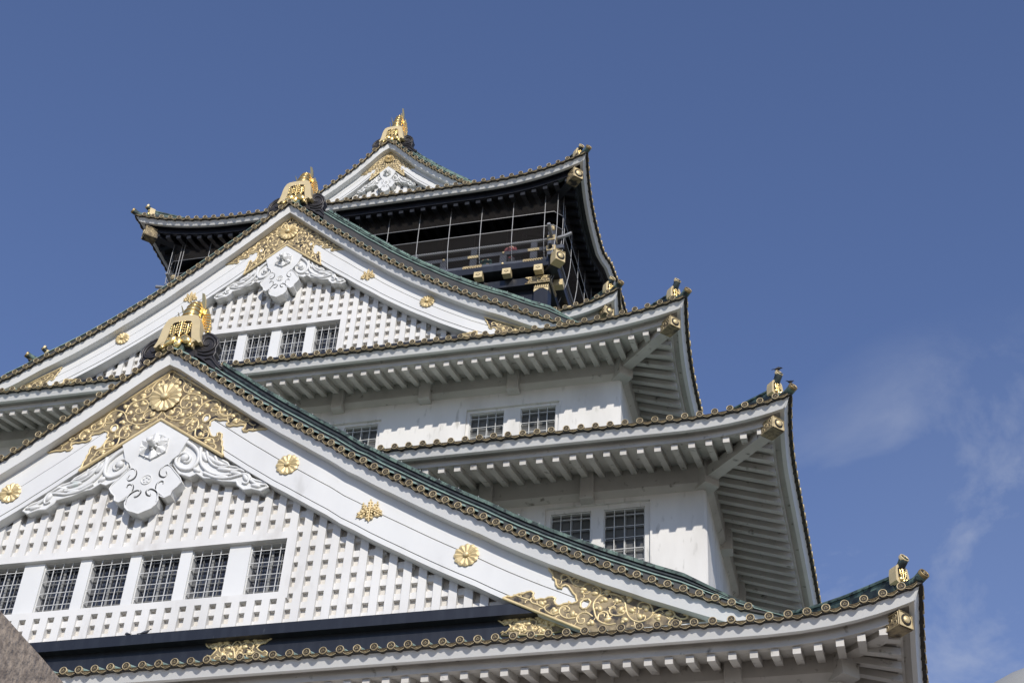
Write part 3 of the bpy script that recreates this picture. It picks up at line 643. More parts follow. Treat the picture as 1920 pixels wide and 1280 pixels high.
for sx in (1,-1):                                           # the net carries on down past the deck along the sides
    k = MB(); k.grid([[(sx*(xn-sidepath(z)-.02), y+sidepath(z)*.3, z) for y in (34.2, 45, 56, 66)] for z in (108.2,107.3,106.4,105.4,104.6)], 'wire_mesh', False); k.build('wire_net', nf)

# ---------------------------------------------------------------- gables
D1=[(0.039,74.415),(0.823,73.938),(1.572,73.339),(2.313,72.745),(3.065,72.139),(3.805,71.491),(4.552,70.911),(5.322,70.316),(6.059,69.731),(6.804,69.133),(7.568,68.538),(8.345,67.977),(9.123,67.374),(9.893,66.852),(10.69,66.286),(11.48,65.711),(12.261,65.156),(13.03,64.636),(14.535,63.443),(15.377,62.955),(16.161,62.38),(16.958,61.849),(17.767,61.349),(18.572,60.826),(19.38,60.307),(20.193,59.791),(21.008,59.292),(21.828,58.784),(22.66,58.305),(23.509,57.814),(24.33,57.278),(25.163,56.772),(25.987,56.283),(26.824,55.822),(27.669,55.339),(28.543,54.895),(29.389,54.432),(30.248,53.983),(31.119,53.537),(32.003,53.13),(32.9,52.712),(33.788,52.274),(34.657,51.902),(35.549,51.506),(36.454,51.111),(37.329,50.723),(38.217,50.347),(39.107,49.986),(40.02,49.671),(40.899,49.408)]
D2=[(-0.017,102.577),(0.695,102.004),(1.397,101.348),(2.134,100.647),(2.842,99.998),(3.58,99.327),(4.274,98.711),(4.998,98.072),(5.707,97.503),(6.439,96.85),(7.162,96.223),(7.908,95.617),(8.633,95.019),(9.372,94.38),(10.133,93.783),(10.885,93.211),(11.647,92.642),(12.419,92.074),(13.194,91.568),(13.985,91.003),(14.783,90.46),(15.586,89.959),(16.399,89.459),(17.205,88.962),(18.046,88.52),(18.898,88.06),(19.729,87.661),(19.756,87.62),(20.587,87.147),(20.597,87.147),(21.408,86.642),(21.432,86.659),(22.236,86.176),(22.259,86.212),(23.099,85.764),(23.109,85.745),(23.985,85.312),(24.023,85.308),(24.892,84.896)]
D3=[(-0.026,131.653),(0.662,131.213),(1.298,130.522),(1.934,129.781),(2.603,129.056),(3.229,128.343),(3.904,127.728),(4.639,127.087),(5.347,126.42),(6.08,125.837),(6.825,125.203),(7.587,124.603),(8.342,124.041),(9.109,123.412)]
APO=[(0.374,0.102),(8.085,-5.776),(7.886,-5.863),(7.639,-5.803),(7.304,-5.789),(7.027,-5.838),(6.726,-5.743),(6.604,-5.869),(6.361,-5.838),(6.234,-5.653),(6.4,-5.504),(6.366,-5.302),(6.068,-5.235),(5.838,-5.291),(5.539,-5.224),(5.309,-5.28),(5.048,-5.162),(4.968,-4.981),(5.15,-4.919),(5.015,-4.702),(4.714,-4.634),(4.428,-4.654),(4.104,-4.469),(3.839,-4.607),(3.736,-4.708),(3.795,-5.03),(3.613,-5.092),(3.755,-5.338),(3.858,-5.634),(4.034,-5.939),(4.301,-6.085),(4.52,-5.972),(4.44,-5.792),(4.596,-5.727),(4.789,-5.864),(4.835,-6.124),(4.797,-6.315),(4.926,-6.5),(4.933,-6.808),(5.066,-7.019),(5.088,-7.41),(5.221,-7.758),(0.0,-4.042)]
APH=[(3.578,-4.114),(3.368,-4.029),(3.196,-4.15),(3.121,-4.399),(3.215,-4.641),(3.419,-4.696),(3.59,-4.575),(3.671,-4.356)]
APV=[[(0.044,-3.333),(0.301,-3.745),(0.765,-4.095),(1.292,-4.278),(1.727,-4.248),(2.088,-4.093),(2.354,-3.954),(2.599,-3.697),(2.771,-3.313),(3.005,-2.994),(3.413,-2.815),(3.809,-2.838),(4.086,-3.021),(4.275,-3.395),(4.275,-3.801),(4.437,-4.168),(4.766,-4.383),(5.141,-4.317),(5.456,-4.186),(5.772,-4.342),(5.93,-4.706),(5.783,-4.972)],[(2.826,-3.087),(2.736,-2.607),(2.528,-2.285),(2.1,-2.11),(1.694,-2.055),(1.386,-2.25),(1.203,-2.578),(1.26,-2.997),(1.535,-3.266),(1.877,-3.253),(2.083,-3.047),(1.986,-2.8),(1.784,-2.773)],[(2.208,-2.154),(1.671,-1.934),(1.342,-1.771),(1.155,-1.448),(1.217,-1.128),(1.5,-1.048),(1.74,-1.26),(1.679,-1.46)],[(1.262,-1.105),(1.024,-0.653),(0.737,-0.462),(0.51,-0.581),(0.456,-0.814),(0.583,-0.952)],[(2.111,-4.211),(2.611,-4.276),(2.866,-4.596),(2.894,-5.0),(2.701,-5.261),(2.376,-5.333),(2.143,-5.133),(2.197,-4.911)],[(2.789,-5.215),(2.839,-5.732),(3.13,-5.995),(3.53,-6.073),(3.799,-5.966),(3.784,-5.625),(3.554,-5.426),(3.403,-5.52)],[(3.53,-6.073),(3.919,-6.093),(4.234,-6.245),(4.346,-6.595),(4.052,-6.559)],[(0.402,-3.758),(0.78,-3.923),(1.16,-3.857),(1.403,-3.598),(1.288,-3.263),(1.011,-3.11),(0.807,-3.2),(0.9,-3.416)],[(4.427,-4.109),(4.854,-4.337),(5.159,-4.147),(5.157,-3.859),(4.949,-3.774)],[(4.086,-3.021),(4.25,-3.392),(4.214,-3.735),(3.997,-3.88),(3.638,-3.775),(3.655,-3.604)],[(5.96,-4.881),(6.322,-5.041),(6.557,-5.014),(6.528,-4.84),(6.283,-4.808)],[(6.625,-5.137),(6.956,-5.406),(7.141,-5.373)],[(0.192,0.006),(0.177,-0.294),(0.395,-0.505)],[(2.036,-4.833),(2.345,-4.414),(2.361,-4.244)],[(4.297,-6.589),(4.534,-6.842),(4.575,-7.07)]]
APB=[(1.624,-2.458),(2.232,-2.54),(2.441,-3.124),(3.256,-3.29),(1.816,-1.657),(2.382,-2.03),(2.966,-2.521),(3.94,-3.293),(4.573,-3.84),(2.069,-3.743),(2.833,-3.901),(1.551,-3.85),(2.429,-4.597),(1.64,-4.553),(3.153,-5.09),(3.224,-5.724),(0.708,-3.565),(3.814,-6.305),(5.348,-4.401),(0.777,-0.918),(5.567,-4.83)]
COO=[(27.815,54.281),(27.88,53.989),(28.046,53.81),(28.107,53.601),(28.113,53.439),(28.277,53.302),(28.307,52.977),(28.437,52.764),(28.667,52.682),(28.679,52.861),(28.887,52.901),(29.066,52.784),(29.213,52.531),(29.36,52.278),(29.522,52.104),(29.545,51.904),(29.619,51.74),(29.552,51.647),(29.313,51.571),(29.138,51.626),(28.826,51.615),(28.622,51.516),(28.448,51.532),(28.304,51.663),(28.226,51.868),(28.308,52.019),(28.111,52.136),(27.867,52.139),(27.662,52.019),(27.415,52.082),(27.138,52.008),(26.975,52.122),(26.927,52.386),(26.992,52.5),(26.791,52.659),(26.546,52.621),(26.341,52.5),(26.092,52.544),(25.85,52.446),(25.642,52.365),(25.39,52.449),(25.131,52.333),(29.767,49.9),(30.337,49.57),(37.069,49.749),(37.048,49.889),(27.664,54.528)]
COH=[(30.265,51.798),(29.999,51.789),(29.796,51.605),(29.804,51.335),(29.956,51.153),(30.192,51.165),(30.335,51.354),(30.417,51.615)]
COV=[[(30.608,50.994),(30.569,51.399),(30.767,51.785),(31.176,52.018),(31.648,52.008),(32.121,51.795),(32.418,51.364),(32.511,50.822),(32.66,50.411),(32.951,50.121),(33.356,50.02),(33.817,50.176),(34.047,50.485),(33.99,50.887),(33.816,51.169),(33.468,51.301),(33.207,51.158),(33.237,50.856),(33.44,50.871)],[(34.047,50.485),(34.394,50.718),(34.855,50.743),(35.198,50.513),(35.31,50.24),(35.079,49.999),(34.851,50.15)],[(35.31,50.24),(35.594,50.018),(35.936,49.988),(36.052,50.174),(35.825,50.26)],[(32.482,50.825),(32.31,50.575),(31.903,50.545),(31.58,50.706),(31.546,51.009),(31.719,51.16),(31.925,51.075)],[(30.605,51.128),(30.734,50.583),(30.975,50.23),(31.445,49.991),(31.91,50.016)],[(30.855,50.373),(30.907,50.7),(31.197,50.874),(31.433,50.72),(31.438,50.454)],[(30.825,51.847),(30.997,52.102),(30.931,52.448),(30.568,52.79),(30.15,52.83),(29.888,52.615),(29.897,52.273),(30.167,52.146),(30.371,52.297)],[(29.886,52.684),(29.495,52.789),(29.246,53.088),(29.3,53.289),(29.6,53.295),(29.725,53.111)],[(29.246,53.088),(29.055,53.451),(28.748,53.62),(28.574,53.429),(28.702,53.209),(28.881,53.261)],[(30.558,50.598),(30.198,50.897),(29.846,50.862),(29.618,50.616),(29.686,50.277),(29.982,50.185),(30.094,50.374)],[(29.559,50.621),(29.147,50.591),(28.787,50.756),(28.57,51.043),(28.647,51.373),(28.941,51.447),(29.186,51.223),(29.073,51.065)],[(28.57,51.043),(28.188,50.944),(27.759,51.251),(27.688,51.527),(27.922,51.641)],[(27.694,51.392),(27.262,51.702),(26.894,51.871),(26.821,52.15),(27.059,52.197)],[(26.827,52.013),(26.272,52.27),(25.775,52.522)]]
COB=[(30.671,52.133),(31.241,51.674),(31.948,51.542),(32.709,51.538),(31.409,52.199),(32.831,50.793),(30.958,51.096),(32.189,50.918),(31.44,50.321),(32.429,50.233),(33.297,50.354),(33.701,50.847),(34.335,50.262),(34.968,50.402),(30.508,50.205),(29.373,50.904),(28.299,51.135),(29.981,52.47),(27.499,51.748)]
PEN=[(2.401,-5.978),(1.932,-7.245),(1.537,-7.586),(1.325,-7.996),(1.623,-8.225),(1.959,-8.649),(2.449,-9.231),(2.591,-9.532),(2.371,-9.885),(2.057,-10.179),(2.007,-10.549),(1.633,-10.741),(1.307,-10.564),(1.003,-10.295),(1.197,-10.832),(1.107,-11.195),(0.839,-11.491),(0.456,-11.634),(0.0,-11.834)]
PENV=[[(1.603,-8.126),(1.13,-8.07),(0.867,-8.424),(0.915,-8.861),(1.245,-9.043),(1.409,-8.823),(1.274,-8.568)],[(1.279,-9.618),(1.282,-9.428),(1.059,-9.355),(0.852,-9.569),(0.868,-10.044),(1.098,-10.352),(1.496,-10.679)],[(0.545,-10.29),(0.543,-10.478),(0.309,-10.357),(0.205,-10.063),(0.464,-9.903),(0.888,-10.14),(1.095,-10.54),(1.067,-11.005)]]
PENC=[(-0.024,-6.368),(-0.001,-9.089)]
WNG=[(2.37,-5.911),(3.245,-6.512),(3.74,-6.915),(4.575,-7.6),(5.511,-8.195),(5.731,-8.508),(6.42,-8.686),(7.154,-9.153),(7.401,-9.653),(7.764,-9.883),(8.447,-10.103),(8.754,-10.511),(8.315,-10.786),(7.626,-10.522),(7.064,-10.551),(6.584,-10.122),(6.452,-9.825),(5.358,-9.651),(4.642,-9.332),(4.052,-9.263),(3.471,-8.814),(3.017,-9.047),(2.193,-8.664),(1.67,-7.928),(1.66,-7.247),(1.887,-6.688)]
WNGV=[[(2.289,-6.148),(2.885,-6.615),(3.343,-7.257),(3.322,-8.029),(2.904,-8.46),(2.201,-8.28),(1.76,-7.745),(1.857,-7.173),(2.292,-7.031),(2.747,-7.427),(2.695,-7.809),(2.395,-7.773),(2.293,-7.47)],[(3.421,-6.779),(3.466,-7.466),(3.785,-8.276),(4.487,-8.933),(5.28,-9.217),(6.018,-9.208)],[(3.905,-7.131),(4.222,-7.944),(4.905,-8.506),(5.731,-8.508)],[(4.575,-7.6),(4.937,-8.222),(5.545,-8.39)],[(3.979,-8.874),(4.895,-9.361),(5.742,-9.507),(6.536,-9.364),(7.02,-9.326),(7.318,-9.644),(7.232,-10.103),(6.884,-9.969)],[(7.433,-9.845),(7.991,-10.284),(8.568,-10.35)],[(6.001,-9.112),(6.453,-8.88),(6.904,-9.123)]]
SCR=[(1.32,1.286),(1.634,1.474),(1.594,2.029),(1.972,2.224),(2.397,1.987),(2.796,1.536),(2.948,1.046),(2.801,0.642),(2.898,0.28),(2.761,-0.008),(3.055,-0.586),(3.375,-0.974),(3.651,-1.127),(3.7,-1.399),(3.26,-1.375),(2.44,-0.651),(1.908,-0.154),(1.329,0.237),(0.608,0.69),(0.037,1.006)]
SCRV=[[(1.526,0.621),(1.995,0.475),(2.484,0.558),(2.735,0.909),(2.568,1.478),(2.133,1.777),(1.786,1.594),(1.796,1.202),(2.086,1.004),(2.237,1.215)],[(1.571,0.382),(2.184,0.139),(2.736,0.213),(2.887,0.422)],[(2.128,-0.237),(2.63,-0.232),(3.115,-0.836),(3.59,-1.397)]]
BAO=[(6.125,51.396),(10.752,51.381),(10.604,51.205),(10.444,51.111),(10.25,50.912),(10.043,50.957),(9.913,50.833),(9.745,50.633),(9.923,50.458),(10.202,50.275),(10.332,50.397),(10.505,50.25),(10.481,50.092),(10.565,50.032),(6.693,49.976),(6.618,50.383),(6.864,50.282),(7.004,50.485),(7.165,50.714),(6.919,50.95),(6.698,51.05),(6.651,50.891),(6.44,51.071),(6.352,51.268)]
BBO=[(24.595,51.43),(26.832,51.448),(28.72,50.38),(28.968,50.203),(27.524,50.018),(25.005,50.195),(24.978,50.354),(25.114,50.44),(25.172,50.337),(25.377,50.437),(25.573,50.694),(25.381,50.985),(25.198,51.1),(25.119,50.949),(24.841,51.171)]
class Gable:
    def __init__(s, D, yd, kx, kz, oA, o1, o2, oC, name): s.D, s.yd, s.kx, s.kz, s.oA, s.o1, s.o2, s.oC, s.name = D, yd, kx, kz, oA, o1, o2, oC, name
    def d(s, x): return interp(abs(x), s.D)
    def A(s, x): return s.d(x)-s.oA
    def l1(s, x): return s.d(x)-(s.o1[0]-s.o1[1]*abs(x))
    def l2(s, x): return s.d(x)-(s.o2[0]-s.o2[1]*abs(x))
    def c(s, x): return s.d(x)-(s.oC[0]-s.oC[1]*abs(x))
def ribbon(mb, lo, hi, y0, y1, xe, m, n=40, x0=0.0, sides=(1,-1)):
    """solid board between two curves z=lo(x) and z=hi(x), from y0 (front) to y1"""
    for s in sides:
        rows = []
        for i in range(n+1):
            x = lerp(x0, xe, i/n); a, b = lo(x), hi(x)
            rows.append([(s*x, y0, a), (s*x, y0, b), (s*x, y1, b), (s*x, y1, a)])
        mb.sweep(rows, m)
def vinework(mb, curves, blobs, P, r, m='gold_leaf'):
    for c_ in curves:
        pts = [P(u, v, .03) for u, v in [tuple(q)[:2] for q in catmull([(a, b, 0) for a, b in c_], 3)]]
        mb.tube(pts, r, m, 5, r1=r*.8)
        q2 = catmull([(a, b, 0) for a, b in c_], 3)             # side shoots, each a small comma
        for j in range(3, len(q2)-2, 4):
            t = (q2[j+1]-q2[j-1]).normalized(); sg = 1 if (j//4) % 2 else -1; nn = Vector((-t.y, t.x, 0))*sg
            c3 = [q2[j], q2[j]+t*r*2.2+nn*r*2.0, q2[j]+t*r*2.6+nn*r*4.2, q2[j]+t*r*.6+nn*r*4.9]
            mb.tube([P(a.x, a.y, .02) for a in c3], r*.62, m, 4, r1=r*.9)
    for i, (u, v) in enumerate(blobs):
        an = (i*2.399) % 6.28; q = P(u, v, .03); mb.blob(tuple(q), r*3.6, r*1.7, r*2.3, m, 8, 4, an)
        q = P(u+r*3*math.cos(an+1.2)*.9, v+r*3*math.sin(an+1.2)*.9, .03); mb.blob(tuple(q), r*2.0, r*1.5, r*2.0, m, 6, 4, an)
def rim(mb, outl, P, r, m='gold_leaf', close=True):
    pts = [P(u, v, .03) for u, v in outl]
    mb.tube(pts+([pts[0]] if close else []), r, m, 5, caps=False)
def holed(outl, hole):
    """merge a hole into an outline by a bridge at the nearest pair"""
    best = min(((a[0]-b[0])**2+(a[1]-b[1])**2, i, j) for i, a in enumerate(outl) for j, b in enumerate(hole)); i, j = best[1], best[2]
    def area(p): return sum(p[k][0]*p[(k+1) % len(p)][1]-p[(k+1) % len(p)][0]*p[k][1] for k in range(len(p)))
    h = hole[j:]+hole[:j]+[hole[j]]
    if area(outl)*area(hole) > 0: h = h[::-1]
    return outl[:i+1]+h+outl[i:]
def chrysanthemum(par, c, r, name='chrysanthemum_crest', petals=12, m='gold_leaf', depth=.16):
    mb = MB(); n = petals; c = Vector(c); X = Vector((1,0,0)); Y = Vector((0,-1,0))
    mb.lathe(c, X, Y, Z, [(r*.93,-.06),(r*.95,depth*.20),(r*.88,depth*.36),(0,depth*.36)], m, 32)
    for k in range(n):
        a = 2*math.pi*k/n; w = math.pi/n*.97; vs = [c+X*(math.cos(a)*r*.22)+Z*(math.sin(a)*r*.22)+Y*depth*.55]
        ring = []
        for (da, rr, hh) in ((-w*.97,.45,.45),(-w,.80,.45),(-w*.72,.96,.42),(0,1.03,.4),(w*.72,.96,.42),(w,.80,.45),(w*.97,.45,.45)):
            ring.append(c+X*(math.cos(a+da)*r*rr)+Z*(math.sin(a+da)*r*rr)+Y*depth*hh)
        mid = [c+X*(math.cos(a)*r*rr)+Z*(math.sin(a)*r*rr)+Y*depth*hh for rr, hh in ((.42,.75),(.78,1.0))]
        allv = vs+ring+mid; fs = [(0,1,8),(0,8,7),(1,2,9,8),(7,8,9,6),(2,3,9),(3,4,9),(4,5,9),(5,6,9)]
        mb.add(allv, fs, m)
    mb.lathe(c, X, Y, Z, [(r*.24,depth*.5),(r*.23,depth*1.2),(r*.15,depth*1.5),(0,depth*1.6)], m, 16)
    return mb.build(name, par)
def paulownia(par, c, s):
    mb = MB(); c = Vector(c); P = lambda u, v, d: (c.x+u*s, c.y-d*s, c.z+v*s)
    def leaf(cx, cz, ang, L_, W_):
        n = 9; pts = []; ca, sa = math.cos(ang), math.sin(ang)
        for i in range(n): t = i/(n-1); pts.append((t*L_, W_*(math.sin(math.pi*t**.8)+.16*math.sin(6*math.pi*t))))
        o_ = pts+[(a, -b) for a, b in pts[::-1][1:-1]]
        vs = [P(cx+a*ca-b*sa, cz+a*sa+b*ca, .05) for a, b in o_]+[P(cx+a*ca, cz+a*sa, .22) for a, b in pts[1:-1]]
        mb.prism([(cx+a*ca-b*sa, cz+a*sa+b*ca) for a, b in o_], P, 0, .07, 'gold_leaf')
        for t in (.25,.5,.75):
            for q in (1,-1): mb.blob(P(cx+t*L_*ca-q*W_*.4*sa, cz+t*L_*sa+q*W_*.4*ca, .08), .17*s, .11*s, .09*s, 'gold_leaf', 7, 4, ang+q*.9)
        mb.tube([P(cx, cz, .1), P(cx+L_*.5*ca, cz+L_*.5*sa, .16), P(cx+L_*ca, cz+L_*sa, .08)], .05*s, 'gold_leaf', 5)
    leaf(0, .2, -math.pi/2, 1.15, .42); leaf(0, .2, -math.pi/2-1.0, 1.25, .44); leaf(0, .2, -math.pi/2+1.0, 1.25, .44)
    for x0, k, h in ((0,4,1.0),(-.42,3,.72),(.42,3,.72)):
        mb.tube([P(x0*.5, .1, .08), P(x0, .3, .1), P(x0*1.35, h, .1)], .05*s, 'gold_leaf', 5)
        for j in range(k):
            t = j/(k-1); bx = lerp(x0, x0*1.35, t); bz = lerp(.32, h, t)
            for q in ((1,-1) if j < k-1 else (0,)): mb.blob(P(bx+q*.12, bz, .1), .085*s, .09*s, .12*s, 'gold_leaf', 6, 4, q*.5)
    return mb.build('paulownia_crest', par)
def gable(G, zclamp, zbase, ylat, bars, wins, hdr, zsill, hbp, finial, roof_to, xend, dark=False, sc=1.0, fs=1.0, rh=(1.03,1.64,2.15,2.5), band=None, label=None, seg=None, ridge='verdigris_dark', cap='verdigris'):
    kx, kz = G.kx, G.kz; yd = G.yd; yA = yd+.75; yB = yd+1.12; apex = G.D[0][1]+.02
    xe = xend
    # back wall
    mb = MB(); poly = []
    cl = lambda f: (lambda x: max(f(x), zclamp))
    n = 30; xl = next((x for x in [i*.25 for i in range(400)] if G.c(x) < zbase), xe)
    wz1 = hdr[0] if wins else None
    holes = [(a, b, zsill, hdr[0]) for a, b in wins]
    yb = ylat+.44
    pts = [(x, G.l2(x)) for x in [xl*1.15*(i/n) for i in range(n+1)]]
    xs = sorted({0.0, xl*1.15}|{p[0] for p in pts}|{a for h in holes for a in h[:2] if a >= 0})
    full = sorted({-x for x in xs}|set(xs)|{a for h in holes for a in h[:2]})
    for a, b in zip(full, full[1:]):
        cx = (a+b)/2; ins = [h for h in holes if h[0] < cx < h[1]]
        segs = [(zbase-1.2, None)] if not ins else [(zbase-1.2, ins[0][2]), (ins[0][3], None)]
        for z0, z1 in segs:
            za = z1 if z1 is not None else G.l2(a); zb_ = z1 if z1 is not None else G.l2(b)
            if max(za, zb_) <= z0: continue
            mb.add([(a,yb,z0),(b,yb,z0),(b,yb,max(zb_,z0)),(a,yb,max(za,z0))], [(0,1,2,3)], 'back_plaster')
    gw = mb.build('gable', keep, label=label)
    # lattice
    lt = MB(); bw = bars[1]/2
    wx0 = min([h[0] for h in holes], default=0); wx1 = max([h[1] for h in holes], default=0)
    cs = [c_ for c_ in bars[0]]
    for s in (1,):
        for c_ in cs:
            x = c_; tl, tr_ = G.c(x-bw)+.35, G.c(x+bw)+.35
            segs = [(zbase-.6, None)]
            if holes and wx0-.05 < x < wx1+.05: segs = [(hdr[1]-.02, None)] + ([(zbase-.6, zsill-.48)] if zsill-.5 > zbase else [])
            for z0, z1 in segs:
                a = z1 if z1 is not None else tl; b = z1 if z1 is not None else tr_
                if min(a, b) < z0+.1: continue
                lt.prism([(x-bw,z0),(x+bw,z0),(x+bw,b),(x-bw,a)], lambda u, v, d: (u, d, v), ylat, yb, 'white_lattice')
    z = hbp[0]-30*hbp[1]
    while z < apex:
        h = hbp[2]
        if z > zbase-.8:
            lim = next((x for x in [i*.1 for i in range(600)] if G.c(x)+.3 < z+h), 0)
            if lim > .4:
                inw = holes and not (z > hdr[1]-.1 or z+h < zsill-.4)
                y_ = ylat+.17
                if inw:
                    for s in (1,-1):
                        a, b = sorted((s*(wx1+.3), s*lim))
                        if lim > wx1+.4: lt.box(a, b, y_, yb, z, z+h, 'white_lattice')
                else: lt.box(-lim, lim, y_, yb, z, z+h, 'white_lattice')
        z += hbp[1]
    lt.build('lattice', gw)
    if holes:
        f = MB()
        e = .5*sc
        f.box(wx0-e, wx1+e, ylat-.001, ylat+.85, hdr[0], hdr[1], 'white_lattice')
        f.box(wx0-e, wx1+e, ylat-.001, ylat+.85, zsill-.5, zsill, 'white_lattice')
        f.box(wx0-e, wx0, ylat-.001, ylat+.85, zsill, hdr[0], 'white_lattice'); f.box(wx1, wx1+e, ylat-.001, ylat+.85, zsill, hdr[0], 'white_lattice')
        ed = sorted(wins)
        for (a, b), (c_, d) in zip(ed, ed[1:]): f.box(b, c_, ylat+.32, ylat+.85, zsill, hdr[0], 'white_board')
        f.build('window_surround', gw)
        for a, b in ed: window(a, b, zsill, hdr[0], ylat+.34, .62, nv=3, nh=4 if sc > .9 else 3)
    # barge boards
    b1 = MB()
    for s in (1,-1):
        rows = []
        for i in range(49):
            x = xe*i/48; za, zt = max(G.A(x)-.17, zclamp), max(G.d(x)-.255, zclamp+.02); rows.append([(s*x, yd+.48, za), (s*x, yd+.24, zt), (s*x, yb+.2, zt), (s*x, yb+.2, za)])
        b1.sweep(rows, 'white_board')
    b1.build('outer_bargeboard', gw)
    g = .045
    b2 = MB(); ribbon(b2, cl(lambda x: G.l1(x)+g), lambda x: G.A(x)+.05, yB, yB+.3, xe, 'white_board')
    ribbon(b2, cl(lambda x: G.l2(x)+g*.8), cl(lambda x: G.l1(x)-g), yB-.03, yB+.3, xe, 'white_board'); b2.build('inner_bargeboard', gw)
    b3 = MB(); ribbon(b3, cl(G.c), cl(lambda x: G.l2(x)-g*.4), yB-.0, ylat+.05, xe, 'white_board')
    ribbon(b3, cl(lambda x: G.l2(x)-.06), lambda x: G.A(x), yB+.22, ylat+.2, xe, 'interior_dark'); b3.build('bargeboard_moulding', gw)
    # verge tiles
    e = MB(); s_ = [0.0]; pitch = .965; acc = 0; px, pz = 0.0, G.d(0); x = 0; pts = [(0.0, apex)]
    first = .91
    while x < xe-.2:
        x += .02; z = G.d(x); acc += math.hypot(x-px, z-pz); px, pz = x, z
        if acc >= (first if len(pts) == 1 else pitch): pts.append((x, z)); acc = 0
    W = Vector((0,-1,0)); det = 2 if sc > .6 else 1
    al = [Vector((-a, yd, b)) for a, b in pts[::-1][:-1]]+[Vector((a, yd, b)) for a, b in pts]
    for i, P in enumerate(al):
        end_tile(e, P, Vector((1,0,0)), W, .235, det)
        t = MB; vs = []
        for q in (P+Vector((0,.02,0)), P+Vector((0,1.1,.62))):
            for j in range(7):
                an = math.pi*j/6; vs.append(q+Vector((math.cos(an)*.20, 0, math.sin(an)*.20)))
        e.add(vs, [(j, j+1, 8+j, 7+j) for j in range(6)], 'verdigris_pale', True)
    for a, b in zip(al, al[1:]): eave_tile(e, a, b, W, .235, det)
    for s in (1,-1):
        rows = []
        for i in range(61):
            x = xe*i/60; z = G.d(x); rows.append([(s*x, yd+.02, z-.26), (s*x, yd+.02, z-.14), (s*x, yd+1.2, z+.52), (s*x, yd+1.2, z-.26)])
        e.sweep(rows, 'under_tile')
    e.build('verge_tiles', gw)
    # roof slab and stacked verge ridge
    r = MB()
    for s in (1,-1):
        rows = []
        for i in range(41):
            x = xe*i/40; z = G.d(x); rows.append([(s*x, yd+1.1, z-.25), (s*x, yd+1.1, z+.2), (s*x, roof_to, z-.05), (s*x, roof_to, z-.25)])
        r.sweep(rows, 'verdigris_tile')
    for i, (x, z) in enumerate(pts[2::1]):
        pass
    r.build('gable_roof', gw)
    r = MB(); st = 3.3*fs/.3
    hf, h1, h2, h3 = rh
    secs = [([(1.08,.0),(1.05,hf),(2.4,hf),(2.4,.0)], 'dark_copper'), ([(.95,hf+.001),(.95,hf+.07),(2.5,hf+.07),(2.5,hf+.001)], 'verdigris_pale'),
            ([(1.45,hf+.071),(1.45,h1-.1),(2.8,h1-.1),(2.8,hf+.071)], ridge), ([(1.38,h1-.099),(1.38,h1),(2.9,h1),(2.9,h1-.099)], ridge), ([(2.0,h1+.001),(2.0,h2),(2.8,h2),(2.8,h1+.001)], 'black_soffit'),
            ([(1.9,h2+.001),(1.88,h3-.12),(2.02,h3),(2.8,h3),(3.0,h3-.12),(3.0,h2+.001)], cap)]
    for s in (1,-1):
        for sec, m_ in secs:
            rows = []
            for i in range(49):
                x = lerp(st*.3, xe+1.6*fs, i/48); z = G.d(x); tt = x/xe; fade = (1-.12*tt)*(1 if tt < .88 else lerp(1, .42, min(1,(tt-.88)/.14)))
                rows.append([(s*x, yd+a, z+b*fade) for a, b in sec])
            r.sweep(rows, m_)
        x = 3.6*fs
        while x < xe*.86:                                     # joints of the copper sheets
            z = G.d(x); f = 1-.12*x/xe
            r.add([(s*x, yd+1.895, z+(h2+.01)*f),(s*(x+.035), yd+1.895, z+(h2+.01)*f-.02),(s*(x+.035), yd+1.873, z+(h3-.12)*f-.02),(s*x, yd+1.873, z+(h3-.12)*f)], [(0,1,2,3)], 'verdigris_dark')
            r.add([(s*(x+.3), yd+1.445, z+(hf+.08)*f),(s*(x+.33), yd+1.445, z+(hf+.08)*f-.02),(s*(x+.33), yd+1.445, z+(h1-.1)*f-.02),(s*(x+.3), yd+1.445, z+(h1-.1)*f)], [(0,1,2,3)], 'black_soffit')
            x += .62
        x = 3.9*fs
        while x < xe*.86:                                     # small nail heads standing on the ridge
            z = G.d(x); f = 1-.12*x/xe; r.tube([(s*x, yd+2.1, z+(h3-.02)*f), (s*x, yd+2.1, z+(h3+.13)*f)], .03, 'steel_pipe', 4); x += 1.35
    r.build('verge_ridge', gw)
    r = MB(); rows = []
    for y_ in (yd+.9, roof_to): rows.append([(-.5, y_, apex-.2), (-.5, y_, apex+1.2), (-.35, y_, apex+1.7), (.35, y_, apex+1.7), (.5, y_, apex+1.2), (.5, y_, apex-.2)])
    r.sweep(rows, 'verdigris'); r.build('main_ridge', gw)
    # gilded apex fitting
    ax = G.A(0)-.58*kz; yo = yB-.02
    P = lambda u, v, d: Vector((u*kx, yo-d, ax+v*kz))
    for s in (1,-1):
        Ps = lambda u, v, d, s=s: Vector((s*u*kx, yo-d, ax+v*kz))
        mb = MB(); outl = [(0.0, .36)]+APO
        mb.prism(holed(outl, APH), lambda u, v, d: Ps(u, v, d), -.04, .045, 'recess_gold')
        k = math.sqrt(kx*kz); rim(mb, APO[1:-1], Ps, .075*k**.8, close=False); rim(mb, APH, Ps, .085*k**.8)
        a, b = Ps(0, .30, .03), Ps(*APO[1], .03); mb.tube([a, a.lerp(b,.5), b], .09*k**.8, 'gold_leaf', 5)
        a, b = Ps(0, APO[-1][1]+.04, .03), Ps(*APO[-2], .03); mb.tube([a, a.lerp(b,.5), b], .12*k**.8, 'gold_leaf', 6)
        vinework(mb, APV, APB, Ps, .068*k**.75)
        mb.build('gilt_apex_fitting', gw)
    chrysanthemum(gw, (0, yo-.12, ax-2.15*kz), 1.22*math.sqrt(kx*kz), petals=14, m='satin_gold' if sc > .9 else 'gold_leaf', depth=.22)
